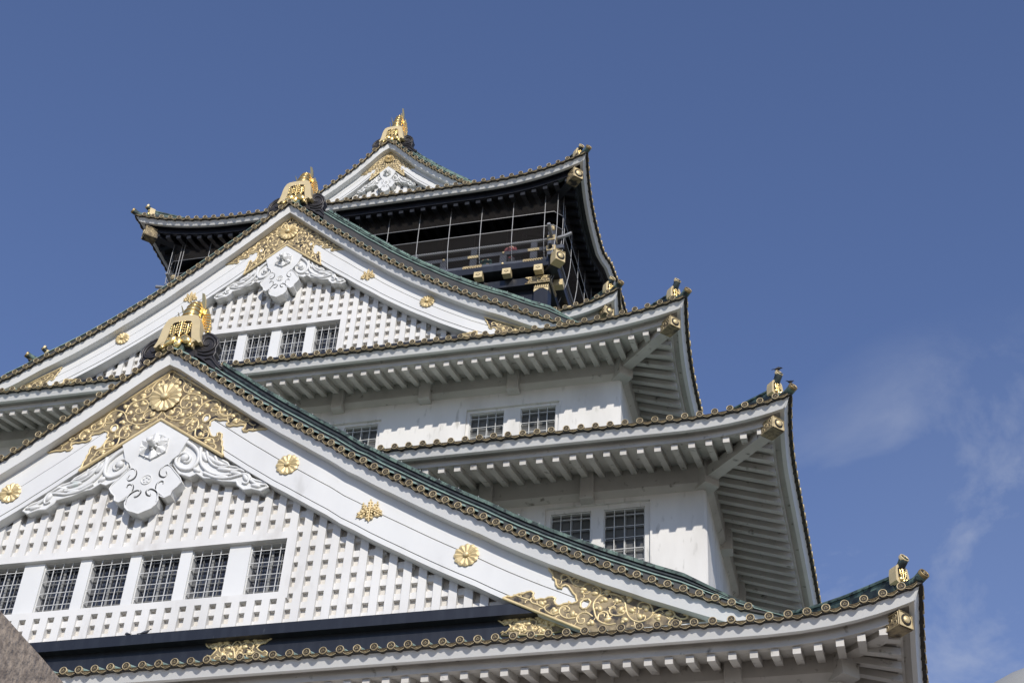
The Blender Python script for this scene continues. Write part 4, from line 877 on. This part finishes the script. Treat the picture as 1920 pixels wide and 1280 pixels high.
    # white pendant board
    P = lambda u, v, d: (u*kx, yo+d, ax+v*kz)
    mb = MB(); oc = [(2.6,-5.7)]+PEN; outl = oc+[(-u, v) for u, v in oc[::-1][1:]]+[(0.0,-3.75)]
    mb.prism(outl, P, -.03, (ylat-yo)+.25, 'carved_white')
    for s in (1,-1):
        for c_ in PENV:                                       # scroll slots: only their shade, painted as flat dark strips on the face
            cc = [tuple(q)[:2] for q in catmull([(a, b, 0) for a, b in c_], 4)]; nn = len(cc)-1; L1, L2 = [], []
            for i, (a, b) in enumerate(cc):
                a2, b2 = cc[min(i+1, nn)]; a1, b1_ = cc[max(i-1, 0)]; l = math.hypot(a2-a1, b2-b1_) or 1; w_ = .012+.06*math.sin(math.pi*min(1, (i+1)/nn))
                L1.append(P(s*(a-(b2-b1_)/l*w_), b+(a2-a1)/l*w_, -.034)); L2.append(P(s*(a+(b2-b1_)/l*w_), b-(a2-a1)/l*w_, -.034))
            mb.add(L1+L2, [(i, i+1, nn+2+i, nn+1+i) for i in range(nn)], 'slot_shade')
        for c_ in PENV: mb.tube([P(s*(u*1.0+.05), v+.06, -.04) for u, v in [tuple(q)[:2] for q in catmull([(a, b, 0) for a, b in c_], 3)]], .035*kx**.6, 'carved_white', 5)
        pts = [P(s*u, v, -.035) for u, v in PEN[2:]]; mb.tube(pts, .05*kx**.6, 'carved_white', 5)
    cz = PENC[0][1]; rr = 1.05*math.sqrt(kx*kz); c0 = Vector(P(0, cz, 0))
    pd = mb.build('gable_pendant', gw)
    mb = MB()
    for k in range(6):
        a = math.pi/2+k*math.pi/3; X = Vector((math.cos(a),0,math.sin(a))); Y_ = Vector((-math.sin(a),0,math.cos(a))); F_ = Vector((0,-1,0))
        q = lambda u, v, h: c0+X*(rr*u)+Y_*(rr*v)+F_*h
        vs = [q(.12,0,.22), q(.5,-.29,.10), q(.82,-.44,.20), q(.93,-.20,.16), q(1.06,0,.20), q(.93,.20,.16), q(.82,.44,.20), q(.5,.29,.10), q(.6,0,.30), q(.85,-.22,.12), q(.85,.22,.12)]
        mb.add(vs, [(0,1,8),(1,2,9),(1,9,8),(2,3,9),(3,4,8,9),(4,5,10,8),(5,6,10),(6,7,10),(7,8,10),(7,0,8)], 'carved_white')
        bk = [v_-F_*.30 for v_ in vs[1:8]]; mb.add(vs[1:8]+bk, [(i, i+1, 8+i, 7+i) for i in range(6)], 'carved_white')
        mb.blob(tuple(c0+X*rr*.30+F_*.30), rr*.10, rr*.10, rr*.10, 'carved_white', 7, 5)
    mb.lathe(c0, Vector((1,0,0)), Vector((0,-1,0)), Z, [(rr*.22,0),(rr*.20,.95*kx**.5),(rr*.18,1.0*kx**.5),(0,1.0*kx**.5)], 'carved_white', 14)
    mb.build('hexagonal_knob', gw)
    c1 = Vector(P(0, PENC[1][1], -.032)); mb = MB(); q = .40*math.sqrt(kx*kz)
    mb.lathe(c1, Vector((1,0,0)), Vector((0,-1,0)), Z, [(q,0),(q*.98,.05),(q*.88,.05),(q*.84,.0)], 'carved_white', 18)
    for k in range(5): mb.blob(tuple(c1+Vector((math.cos(k*1.257+.3)*q*.48,-.02,math.sin(k*1.257+.3)*q*.48))), q*.2, .04, q*.2, 'carved_white', 6, 4)
    mb.build('round_crest', gw)
    for s in (1,-1):                                          # carved cloud wings beside the pendant
        mb = MB(); W_ = lambda u, v, d: (s*u*kx, yo+.08+d, ax+v*kz)
        mb.prism(WNG, W_, .12, (ylat-yo)+.2, 'carved_white')
        for i, c_ in enumerate(WNGV):
            pts = [W_(u, v, .06) for u, v in [tuple(q)[:2] for q in catmull([(a, b, 0) for a, b in c_], 3)]]
            mb.tube(pts, (.17 if i < 2 else .12)*kx**.7, 'carved_white', 6, r1=.07*kx**.7)
        rim(mb, WNG, lambda u, v, d: W_(u, v, .12), .09*kx**.7, 'carved_white')
        for u, v, a_, l_ in ((4.3,-7.75,-.7,.62),(4.9,-8.15,-.55,.6),(5.4,-8.75,-.25,.62),(6.3,-9.15,-.35,.55),(3.75,-7.5,-1.0,.6),(7.05,-9.6,-1.0,.4),(7.9,-10.35,-.3,.42),(3.4,-8.55,-.6,.35),(5.3,-9.35,-.1,.6)):
            mb.blob(W_(u, v, .10), l_*kx, .16*kx**.5, .17*kz, 'carved_white', 8, 5, a_ if s > 0 else -a_)
        mb.blob(W_(2.35,-7.45,.05), .3*kx, .2, .3*kz, 'carved_white', 10, 6)
        mb.build('cloud_carving', gw)
    return gw
def corner_fitting(par, G, y, dx=0, dz=0, k=1.0, ox=27.7, oz=54.4, tx=None, tz=None, kz=None):
    kz = kz or k; tx = ox if tx is None else tx; tz = oz if tz is None else tz
    for s in (1,-1):
        P = lambda u, v, d, s=s: Vector((s*(tx+(u-ox)*k), y-d, tz+(v-oz)*kz))
        mb = MB(); mb.prism(holed(COO, COH), P, -.04, .045, 'recess_gold')
        r = k**.8; rim(mb, COO[:42], P, .075*r, close=False); rim(mb, COH, P, .085*r)
        a, b = P(*COO[-1], .03), P(*COO[-2], .03); mb.tube([a, b], .10*r, 'gold_leaf', 5)
        a, b = P(*COO[41], .03), P(*COO[43], .03); mb.tube([a, b], .10*r, 'gold_leaf', 5)
        vinework(mb, COV, COB, P, .07*k**.75); mb.build('gilt_corner_fitting', par)
def finial(par, xa, za, y, k, ft, fk=1.0, hide=None):
    # scroll-shaped bronze base
    o_ = MB()
    for s in (1,-1):
        P = lambda u, v, d, s=s: Vector((s*(u-.02)*k, y+d, za+(v*k)))
        o_.prism(SCR, P, .45, 1.2, 'scroll_bronze')
        for i, c_ in enumerate(SCRV):
            o_.tube([P(u, v, .42) for u, v in [tuple(q)[:2] for q in catmull([(a, b, 0) for a, b in c_], 3)]], .10*k, 'scroll_bronze', 6, r1=.06*k)
        rim(o_, SCR, lambda u, v, d: P(u, v, .45), .09*k, 'scroll_bronze')
        c0 = P(2.25, 1.15, .5)
        for rr in (.72, .5, .3): o_.lathe(c0, Vector((1,0,0)), Vector((0,-1,0)), Z, [(rr*k,-.1),(rr*k*.96,.06),(rr*k*.82,.06),(rr*k*.78,-.05)], 'scroll_bronze', 18)
    o_.prism([(-1.4*k,-.9),(1.4*k,-.9),(1.2*k,1.2*k),(-1.2*k,1.2*k)], lambda u, v, d: (u, d, za+v), y+.35, y+1.3, 'scroll_bronze')
    o_.build('scroll_base', par)
    # gilded end plate
    P = lambda u, v, d: Vector(((u-.06)*k, y-d, za+v*k))
    g_ = MB(); sym = [(0.0,3.78),(.85,3.74),(1.16,3.56),(1.36,3.12),(1.46,2.66),(1.52,2.1),(1.62,1.55),(1.82,1.05),(1.62,.98),(1.45,1.2),(1.22,1.16),(1.16,.74),(.98,.82),(.9,1.05)]
    out_ = [(u+.06, v) for u, v in sym]+[(-u+.06, v) for u, v in sym[::-1][:-1]]
    win = [(.0,3.24),(.66,3.18),(.82,2.9),(.88,2.2),(1.02,1.5),(.8,1.02)]; wout = [(u+.06, v) for u, v in win]+[(-u+.06, v) for u, v in win[::-1][:-1]]
    ring_l = out_; 
    g_.prism(out_, P, -.62*k, -.08, 'satin_gold', 'satin_gold')
    # raised frame round the window
    n = len(wout)
    fr = [ (0.0,3.78),(.85,3.74),(1.16,3.56),(1.36,3.12),(1.46,2.66),(1.52,2.1),(1.62,1.55),(1.82,1.05),(1.62,.98),(1.45,1.2),(1.22,1.16),(1.0,.95) ]
    inn = [ (0.0,3.22),(.40,3.22),(.66,3.16),(.76,3.0),(.80,2.85),(.84,2.4),(.88,2.1),(.95,1.7),(1.0,1.5),(1.0,1.3),(.95,1.15),(.85,1.0) ]
    for s in (1,-1):
        for i in range(len(fr)-1):
            q = [P(s*fr[i][0]+.06, fr[i][1], .05), P(s*fr[i+1][0]+.06, fr[i+1][1], .05), P(s*inn[i+1][0]+.06, inn[i+1][1], .05), P(s*inn[i][0]+.06, inn[i][1], .05)]
            bq = [v_+Vector((0,.13,0)) for v_ in q]
            g_.add(q+bq, [(0,1,2,3),(0,4,5,1),(3,2,6,7)], 'satin_gold')
    g_.add([P(u, v, -.07) for u, v in wout], [list(range(len(wout)))], 'recess_bronze')
    g_.build('ridge_end_plate', par)
    s_ = MB()
    for cx, top, k2 in ((.06,3.15,5),(-.48,2.85,4),(.60,2.85,4)):
        s_.tube([P(.06+(cx-.06)*.3, 1.5, .05), P(cx, 2.0, .08), P(cx*1.02, top, .08)], .055*k, 'polished_gold', 6)
        for j in range(k2):
            zz = 2.0+(top-.15-2.0)*j/(k2-1)
            for q in (1,-1):
                s_.tube([P(cx, zz-.1, .06), P(cx+q*.13, zz, .09), P(cx+q*.20, zz+.14, .09)], .062*k, 'polished_gold', 5, r1=.05*k)
                s_.blob(tuple(P(cx+q*.2, zz+.16, .09)), .075*k,.07*k,.09*k, 'polished_gold', 6, 4)
    for cx, cz, an, L_ in ((.06,1.25,-1.57,.55),(-.52,1.45,-2.3,.58),(.64,1.45,-.85,.58)):
        s_.blob(tuple(P(cx, cz, .06)), L_*k, .2*k, .34*k, 'polished_gold', 10, 6, an)
        for q in (-.22,0,.22): s_.tube([P(cx-math.cos(an)*L_*.7, cz-math.sin(an)*L_*.7, .1), P(cx-q*math.sin(an)*.8, cz+q*math.cos(an)*.8, .26), P(cx+math.cos(an)*L_*.9, cz+math.sin(an)*L_*.9, .1)], .03*k, 'polished_gold', 4)
    s_.blob(tuple(P(-1.1,.98,.03)), .2*k,.12*k,.16*k,'polished_gold',7,4,.6); s_.blob(tuple(P(1.05,.9,.03)), .16*k,.12*k,.2*k,'polished_gold',7,4)
    s_.build('paulownia_relief', par)
    # golden fish: head on the ridge behind the plate, body curving up, tail fin in the air
    f = MB(); zf = za+3.1*k; yf = y+1.1; q = fk
    B = lambda u, v, w_: Vector((u*k, yf+v*k, zf+w_*k*q))
    spine = [B(0,1.6,-.9), B(.0,.9,-.3), B(-.05,.35,.6), B(-.1,.15,1.5), B(-.02,.15,2.3), B(.05,.3,2.85), B(.12,.5,3.15)]
    rad = [.85,.92,.88,.74,.58,.42,.22]; sp = catmull(spine, 4); vs = []; n = 14; m_ = len(sp)
    for i, p in enumerate(sp):
        t = (sp[min(i+1,m_-1)]-sp[max(i-1,0)]).normalized(); a = Vector((1,0,0)); b = t.cross(a).normalized(); x = i/(m_-1)*(len(rad)-1); j = min(int(x), len(rad)-2); rr = lerp(rad[j], rad[j+1], x-j)*k
        for c_ in range(n): an = 2*math.pi*c_/n; vs.append(p+a*(math.cos(an)*rr*.92)+b*(math.sin(an)*rr))
    f.add(vs, [(i*n+c_, i*n+(c_+1) % n, (i+1)*n+(c_+1) % n, (i+1)*n+c_) for i in range(m_-1) for c_ in range(n)], 'polished_gold', True)
    for i in range(2, m_-6, 2):                                # belly rings
        p = sp[i]; x = i/(m_-1)*(len(rad)-1); j = min(int(x), len(rad)-2); rr = lerp(rad[j], rad[j+1], x-j)*k*1.0
        t = (sp[i+1]-sp[i-1]).normalized(); b = t.cross(Vector((1,0,0))).normalized()
        f.tube([p+Vector((1,0,0))*(math.cos(a_)*rr*.96)+b*(math.sin(a_)*rr*1.04) for a_ in [math.pi*(1+kk/8) if b.y > 0 else math.pi*kk/8 for kk in range(9)]], .038*k, 'polished_gold', 5)
    fb = f.build('fish_finial', par)
    t = MB()                                                   # tail fin
    fan = [(.22,4.08),(.42,4.0),(.60,3.4),(.70,2.7),(.66,2.1),(.42,1.9),(.36,2.6),(.36,3.3)]
    t.prism(fan, lambda u, v, d: B(u, .35+d, v), -.10, .12, 'polished_gold')
    for u0, v0 in ((-.28,4.05),(-.1,4.1),(.05,4.0)): t.tube([B(.12,1.15,2.4), B(u0*.3+.12,1.1,3.2), B(u0+.1,1.13,v0)], .06*k, 'polished_gold', 5)
    t.build('tail_fin', fb)
    for s in (1,-1):
        t = MB(); side_ = [(.75,-.2),(1.0,.3),(1.05,.9),(1.2,1.6),(1.32,2.2),(1.15,2.1),(.95,1.7),(.72,1.2),(.6,.5)] if s > 0 else [(.8,.5),(.95,.8),(1.25,1.1),(1.45,1.75),(1.25,1.55),(1.05,1.35),(.75,1.2)]
        if s > 0: side_ = [(.55,1.5),(.75,1.0),(1.0,.5),(1.12,.0),(1.3,-.15),(1.46,.2),(1.42,.9),(1.28,1.6),(1.08,2.2),(.88,2.7),(.66,2.3)]
        t.prism(side_, lambda u, v, d: B(s*u, .5+d, v), -.07, .07, 'polished_gold')
        if s > 0:
            for j in range(7): t.tube([B(.72,.4,2.0-j*.17), B(1.0,.4,2.0-j*.28), B(1.36-abs(j-4)*.03,.42,1.9-j*.27)], .05*k, 'polished_gold', 4)
        t.build('pectoral_fin', fb)
    t = MB()
    for z_, u_ in ((2.4,-1.15),(1.75,-1.3)): t.tube([B(-.5,.3,z_-.6), B(-.72,.2,z_-.45), B(u_+.25,.15,z_-.1), B(u_,.15,z_+.55)], .17*k, 'polished_gold', 5, r1=.03*k)
    t.build('whisker', fb)
# lowest gable
G1 = Gable(D1, 3.30, 1.0, 1.0, .93, (3.05,.022), (4.9,.032), (5.35,.035), 'a')
b1 = [(i*1.003-.3) for i in range(-29, 30)]
w1 = []
for a, b in ((.38,3.13),(3.92,6.5),(7.95,10.6)): w1 += [(a, b), (-b, -a)]
gw1 = gable(G1, 48.7, 52.2, 5.12, (b1, .53), sorted(w1), (58.62, 59.15), 54.65, (54.55, 1.14, .46), None, 17.5, 40.6, sc=1.0, label='lowest and largest gable')
corner_fitting(gw1, G1, 4.40)
for s in (1,-1):
    for x, z in ((9.97,63.87),(22.68,55.57)): chrysanthemum(gw1, (s*x, 4.36, z), .80, m='gold_leaf')
    paulownia(gw1, (s*16.1, 4.36, 59.5), .82)
finial(gw1, 0, 74.42, 4.15, 1.0, 0, 1.0)
# black ledge and board under the gable
k = MB(); k.box(-27.6, 27.6, 4.4, 6.2, 51.2, 51.93, 'black_board'); lg = k.build('black_ledge', gw1)
k = MB(); k.box(-31, 31, 5.0, 6.1, 48, 51.2, 'black_board'); k.build('black_board', gw1)
for s in (1,-1):
    for outl, c_, hole in ((BAO, 8.4, 1), (BBO, 27, 0)):
        P = lambda u, v, d, s=s: Vector((s*u, 4.985-d, v)); q = MB()
        q.prism(outl, P, -.03, .03, 'recess_gold'); rim(q, outl, P, .06)
        SC_ = [[(0,-1.35),(.12,-.85),(.45,-.38),(.9,-.32),(1.12,-.6),(.98,-.88),(.72,-.8)],[(1.05,-.5),(1.32,-.24),(1.62,-.27),(1.7,-.45),(1.5,-.5)],[(.3,-1.3),(.62,-1.12),(1.0,-1.18),(1.22,-.98)],[(0,-.12),(.28,-.42),(.26,-.8),(.05,-.72)]]
        SB_ = [(.55,-.62),(.32,-1.05),(.85,-1.02),(1.35,-.45),(.0,-.45),(1.15,-.2),(.65,-.2)]
        if hole: reps = [(8.43, 51.38, 1, 1.0), (8.43, 51.38, -1, 1.0)]
        else: reps = [(26.1, 51.38, 1, .9), (26.4, 51.38, -1, .8), (27.3, 50.95, 1, .62)]
        for cx_, cz_, sg, sc_ in reps:
            vinework(q, [[(cx_+sg*u*sc_, cz_+v*sc_) for u, v in c_] for c_ in SC_], [(cx_+sg*u*sc_, cz_+v*sc_) for u, v in SB_], P, .058)
        q.build('gilt_board_fitting', gw1)
# middle gable
D2 = [p for i, p in enumerate(D2) if i == 0 or p[0]-D2[i-1][0] > .3]
D2 = D2+[(26.0,84.42),(28.0,83.6)]
D2 = [(max(0,a), b) for a, b in D2]
G2 = Gable(D2, 16.75, .668, .77, .76, (2.22,.017), (3.72,.050), (4.1,.050), 'b')
b2_ = [.88*i+.62 for i in range(-22, 21)]
w2 = []
for a, b in ((.42,2.62),(3.40,5.76)): w2 += [(a, b), (-b, -a)]
gw2 = gable(G2, 84.15, 86.1, 18.72, (b2_, .45), sorted(w2), (89.72, 90.2), 86.2, (87.0, .935, .38), None, 34.5, 26.6, sc=.9, fs=.9, rh=(1.73,2.4,2.85,3.18), label='middle gable', ridge='verdigris', cap='verdigris_light')
corner_fitting(gw2, G2, 17.84, k=.70, kz=.72, tx=18.3, tz=88.15-1.05)
for s in (1,-1):
    chrysanthemum(gw2, (s*13.35, 17.8, 89.62), .62); paulownia(gw2, (s*7.9, 17.8, 93.4), .60)
finial(gw2, 0, 102.58, 17.7, .90, 0, 1.05)
k = MB(); k.box(-19.5, 19.5, 18.0, 19.6, 84.6, 85.72, 'black_board'); k.build('black_ledge', gw2)
# top gable
D3 = [(max(0,a), b) for a, b in D3]+[(12.0,121.35),(15.0,119.4),(18.5,117.75),(21.5,116.9)]
G3 = Gable(D3, 36.45, .368, .50, .66, (1.45,.012), (2.3,.030), (2.55,.030), 'c')
b3_ = [.80*i+.40 for i in range(-10, 9)]
gw3 = gable(G3, 119.7, 120.6, 38.1, (b3_, .42), [], (0,0), 0, (122.0, .85, .34), None, 63.5, 15.0, sc=.75, fs=.78, rh=(1.1,1.7,2.1,2.45), label='topmost gable', ridge='verdigris_light', cap='verdigris_light')
finial(gw3, 0, 131.65, 37.3, .78, 0, 1.55)

# ---------------------------------------------------------------- people on the balcony
def person(name, label, x, y, z, cloth, arm=1, legs='dark_cloth'):
    e = thing(name, label, 'person', (x, y, z), 'visitors on the top balcony')
    H = 4.25
    pts = {'pelvis':(0,0,.52),'belly':(0,0,.60),'chest':(0,-.01,.74),'neck':(0,-.01,.83),'head0':(0,-.015,.865),'head1':(0,-.02,.93),'head2':(0,-.02,.985)}
    me = bpy.data.meshes.new('body'); V = [(0,0,.52),(0,0,.61),(0,-.01,.73),(0,-.01,.81),(0,-.015,.855),(0,-.02,.91),(0,-.02,.975)]; E = [(i,i+1) for i in range(6)]; R = [.085,.075,.09,.045,.034,.052,.035]
    for s in (1,-1):
        b = len(V); V += [(s*.075,-.01,.79),(s*.115,-.03,.70),(s*.12,-.06,.60),(s*.08,-.13,.58),(s*.06,-.16,.575)]; E += [(3,b),(b,b+1),(b+1,b+2),(b+2,b+3),(b+3,b+4)]; R += [.045,.036,.028,.022,.02]
        b = len(V); V += [(s*.05,0,.48),(s*.055,-.01,.28),(s*.055,.01,.05),(s*.06,-.05,.015)]; E += [(0,b),(b,b+1),(b+1,b+2),(b+2,b+3)]; R += [.062,.042,.028,.022]
    me.from_pydata([tuple(Vector(v)*H*U) for v in V], E, [])
    o = bpy.data.objects.new('body', me); C.collection.objects.link(o); o.parent = e
    md = o.modifiers.new('s', 'SKIN'); me.skin_vertices[0].data[0].use_root = True
    for i, r in enumerate(R): me.skin_vertices[0].data[i].radius = (r*H*U, r*H*U*.8)
    o.modifiers.new('d', 'SUBSURF').levels = 1; o.modifiers['d'].render_levels = 1
    me.materials.append(MATS['skin'])
    c = MB(); 
    def ringloft(rings, m):
        vs = []; n = 12
        for cx, cy, cz, rx, ry in rings:
            for q in range(n): a = 2*math.pi*q/n; vs.append(Vector((cx+rx*math.cos(a), cy+ry*math.sin(a), cz))*H)
        c.add([tuple(v) for v in vs], [(i*n+q, i*n+(q+1) % n, (i+1)*n+(q+1) % n, (i+1)*n+q) for i in range(len(rings)-1) for q in range(n)], m, True)
    ringloft([(0,0,.46,.092,.07),(0,0,.54,.10,.078),(0,-.005,.64,.094,.075),(0,-.01,.74,.118,.08),(0,-.01,.79,.10,.065),(0,-.01,.82,.05,.045)], cloth)
    for s in (1,-1): c.tube([tuple(Vector(p)*H) for p in ((s*.085,-.01,.79),(s*.12,-.03,.70),(s*.125,-.06,.61),(s*.10,-.11,.585))], .047*H, cloth, 8, r1=.034*H)
    for s in (1,-1): c.tube([tuple(Vector(p)*H) for p in ((s*.05,0,.50),(s*.056,-.01,.28),(s*.056,.01,.05))], .066*H, legs, 8, r1=.036*H)
    cl = c.build('clothing'); cl.parent = e
    h = MB(); h.blob((0,.012*H,.945*H), .058*H, .056*H, .055*H, 'hair', 10, 6); hr = h.build('hair'); hr.parent = e
    f = MB(); f.blob((0,-.075*H,.915*H), .009*H,.014*H,.014*H,'skin',6,4)
    for s in (1,-1): f.blob((s*.019*H,-.066*H,.932*H), .007*H,.005*H,.005*H,'hair',6,4); f.blob((s*.052*H,-.018*H,.915*H), .008*H,.01*H,.016*H,'skin',6,4)
    f.blob((0,-.066*H,.888*H), .015*H,.005*H,.004*H,'red_cloth',6,4)
    fc = f.build('face'); fc.parent = e
    return e
person('person', 'person in a red checked shirt leaning at the balcony railing behind the net', 15.1, 34.6, 107.7, 'red_cloth')
person('person', 'person in dark green top with something orange in hand, left of the red shirted visitor', 12.6, 34.9, 106.75, 'green_cloth')
# ---------------------------------------------------------------- birds
def bird(name, label, cat, loc, ang, s, m, group=None, tuck=False, look=0.0):
    e = thing(name, label, cat, loc, group); ca, sa = math.cos(ang), math.sin(ang)
    def T_(x, y, z): return ((x*ca-y*sa)*s, (x*sa+y*ca)*s, z*s)
    b = MB(); sp = [(-.50,0,.16),(-.36,0,.20),(-.18,0,.28),(.05,0,.36),(.20,0,.44),(.27,0,.56),(.30,0,.66),(.36,0,.70),(.42,0,.68)] if not tuck else [(-.50,0,.16),(-.36,0,.19),(-.18,0,.25),(.05,0,.30),(.17,0,.34),(.24,0,.38),(.28,0,.42),(.33,0,.42),(.38,0,.40)]
    rr = [.04,.09,.17,.20,.16,.10,.085,.08,.03]; vs = []; n = 10
    for (x, y, z), r in zip(sp, rr):
        for q in range(n): a = 2*math.pi*q/n; vs.append(T_(x+math.sin(a)*r*.35, y+math.cos(a)*r*.9, z+math.sin(a)*r))
    b.add(vs, [(i*n+q, i*n+(q+1) % n, (i+1)*n+(q+1) % n, (i+1)*n+q) for i in range(len(sp)-1) for q in range(n)]+[list(range(n)), list(range(len(vs)-n, len(vs)))], m, True)
    o = b.build('body'); o.parent = e
    for q in (1,-1):
        w_ = MB(); w_.add([T_(.12,q*.17,.42),T_(.0,q*.2,.24),T_(-.3,q*.13,.14),T_(-.58,q*.03,.12),T_(-.34,q*.10,.27),T_(-.1,q*.16,.42),T_(-.1,q*.13,.3)], [(0,1,2,3,4,5),(0,6,5)], m); w_.build('wing').parent = e
    t = MB(); t.add([T_(-.40,.06,.2),T_(-.40,-.06,.2),T_(-.80,-.08,.06),T_(-.80,.08,.06),T_(-.40,0,.15),T_(-.80,0,.03)], [(0,1,2,3),(0,4,5,3),(1,4,5,2)], m); t.build('tail').parent = e
    hz = sp[7][2]; hx = sp[7][0]
    k = MB(); k.tube([T_(hx+.04,0,hz), T_(hx+.16,0,hz-.03)], .03*s, 'beak', 5, r1=.006*s); k.build('beak').parent = e
    l = MB()
    for q in (1,-1): l.tube([T_(.02,q*.07,.22), T_(.03,q*.07,.0)], .018*s, 'beak', 4); l.tube([T_(-.03,q*.07,.01), T_(.1,q*.08,.01)], .015*s, 'beak', 4)
    l.build('legs').parent = e
    return e
bird('pigeon', 'dark pigeon hunched on the black ledge, left of the other two birds', 'pigeon', (1.1, 4.62, 51.94), math.pi*.85, .62, 'pigeon_grey', 'pigeons on the black ledge', True)
bird('pigeon', 'grey pigeon standing upright on the black ledge, between the two others', 'pigeon', (2.35, 4.62, 51.94), .35, .66, 'pigeon_grey', 'pigeons on the black ledge')
bird('pigeon', 'half hidden pigeon crouching low on the black ledge, right of the others', 'pigeon', (4.5, 4.95, 51.94), .1, .62, 'pigeon_grey', 'pigeons on the black ledge', True)
bird('crow', 'black bird perched on the horn tile with wings low, second roof corner', 'bird', (41.66, 9.66, 71.72), .3, .62, 'crow_black', 'black birds on the second roof corner', True)
bird('crow', 'small black bird standing on the corner tile tip, beside the gilded plate', 'bird', (42.45, 8.87, 69.82), .9, .60, 'crow_black', 'black birds on the second roof corner')
# ---------------------------------------------------------------- rough granite wall close on the left
m = MB(); N = 40; rnd = random.Random(3)
rows = []
for i in range(N+1):
    y = lerp(-78, -30, i/N); j = lambda a: (rnd.random()-.5)*a
    rows.append([(38.0+j(.03), y, -4.2), (38.0+j(.03), y, 2), (38.0+j(.03), y, 9.0), (37.97+j(.02), y, 9.765+j(.012)), (37.3, y, 9.80), (31, y, 9.80), (31, y, -4.2)])
m.sweep(rows, 'granite')
o = m.build('stone_wall'); tag(o, 'rough brown granite wall edge close to the camera at the lower left', 'wall')
# ---------------------------------------------------------------- out of focus pale lamp globe close on the right
e = thing('street_lamp', 'pale round lamp globe rising just above the lower right picture edge', 'lamp', (49.0, -66.4, -4))
gx, gy, gz = 49.02, -66.3, 5.28
b = MB(); b.lathe(Vector((gx, gy, gz)), Vector((1,0,0)), Z, Vector((0,1,0)), [(.80*math.sin(a*math.pi/16), -.80*.62*math.cos(a*math.pi/16)) for a in range(17)], 'lamp_glass', 28); b.build('globe', e)
b = MB(); b.tube([(gx,gy,-4),(gx,gy,gz-.48)], .14, 'pole_metal', 12, r1=.09); b.build('pole', e)
b = MB(); b.lathe(Vector((gx, gy, gz-.6)), Vector((1,0,0)), Z, Vector((0,1,0)), [(.12,0),(.26,.05),(.3,.14),(.1,.2)], 'pole_metal', 18); b.build('collar', e)
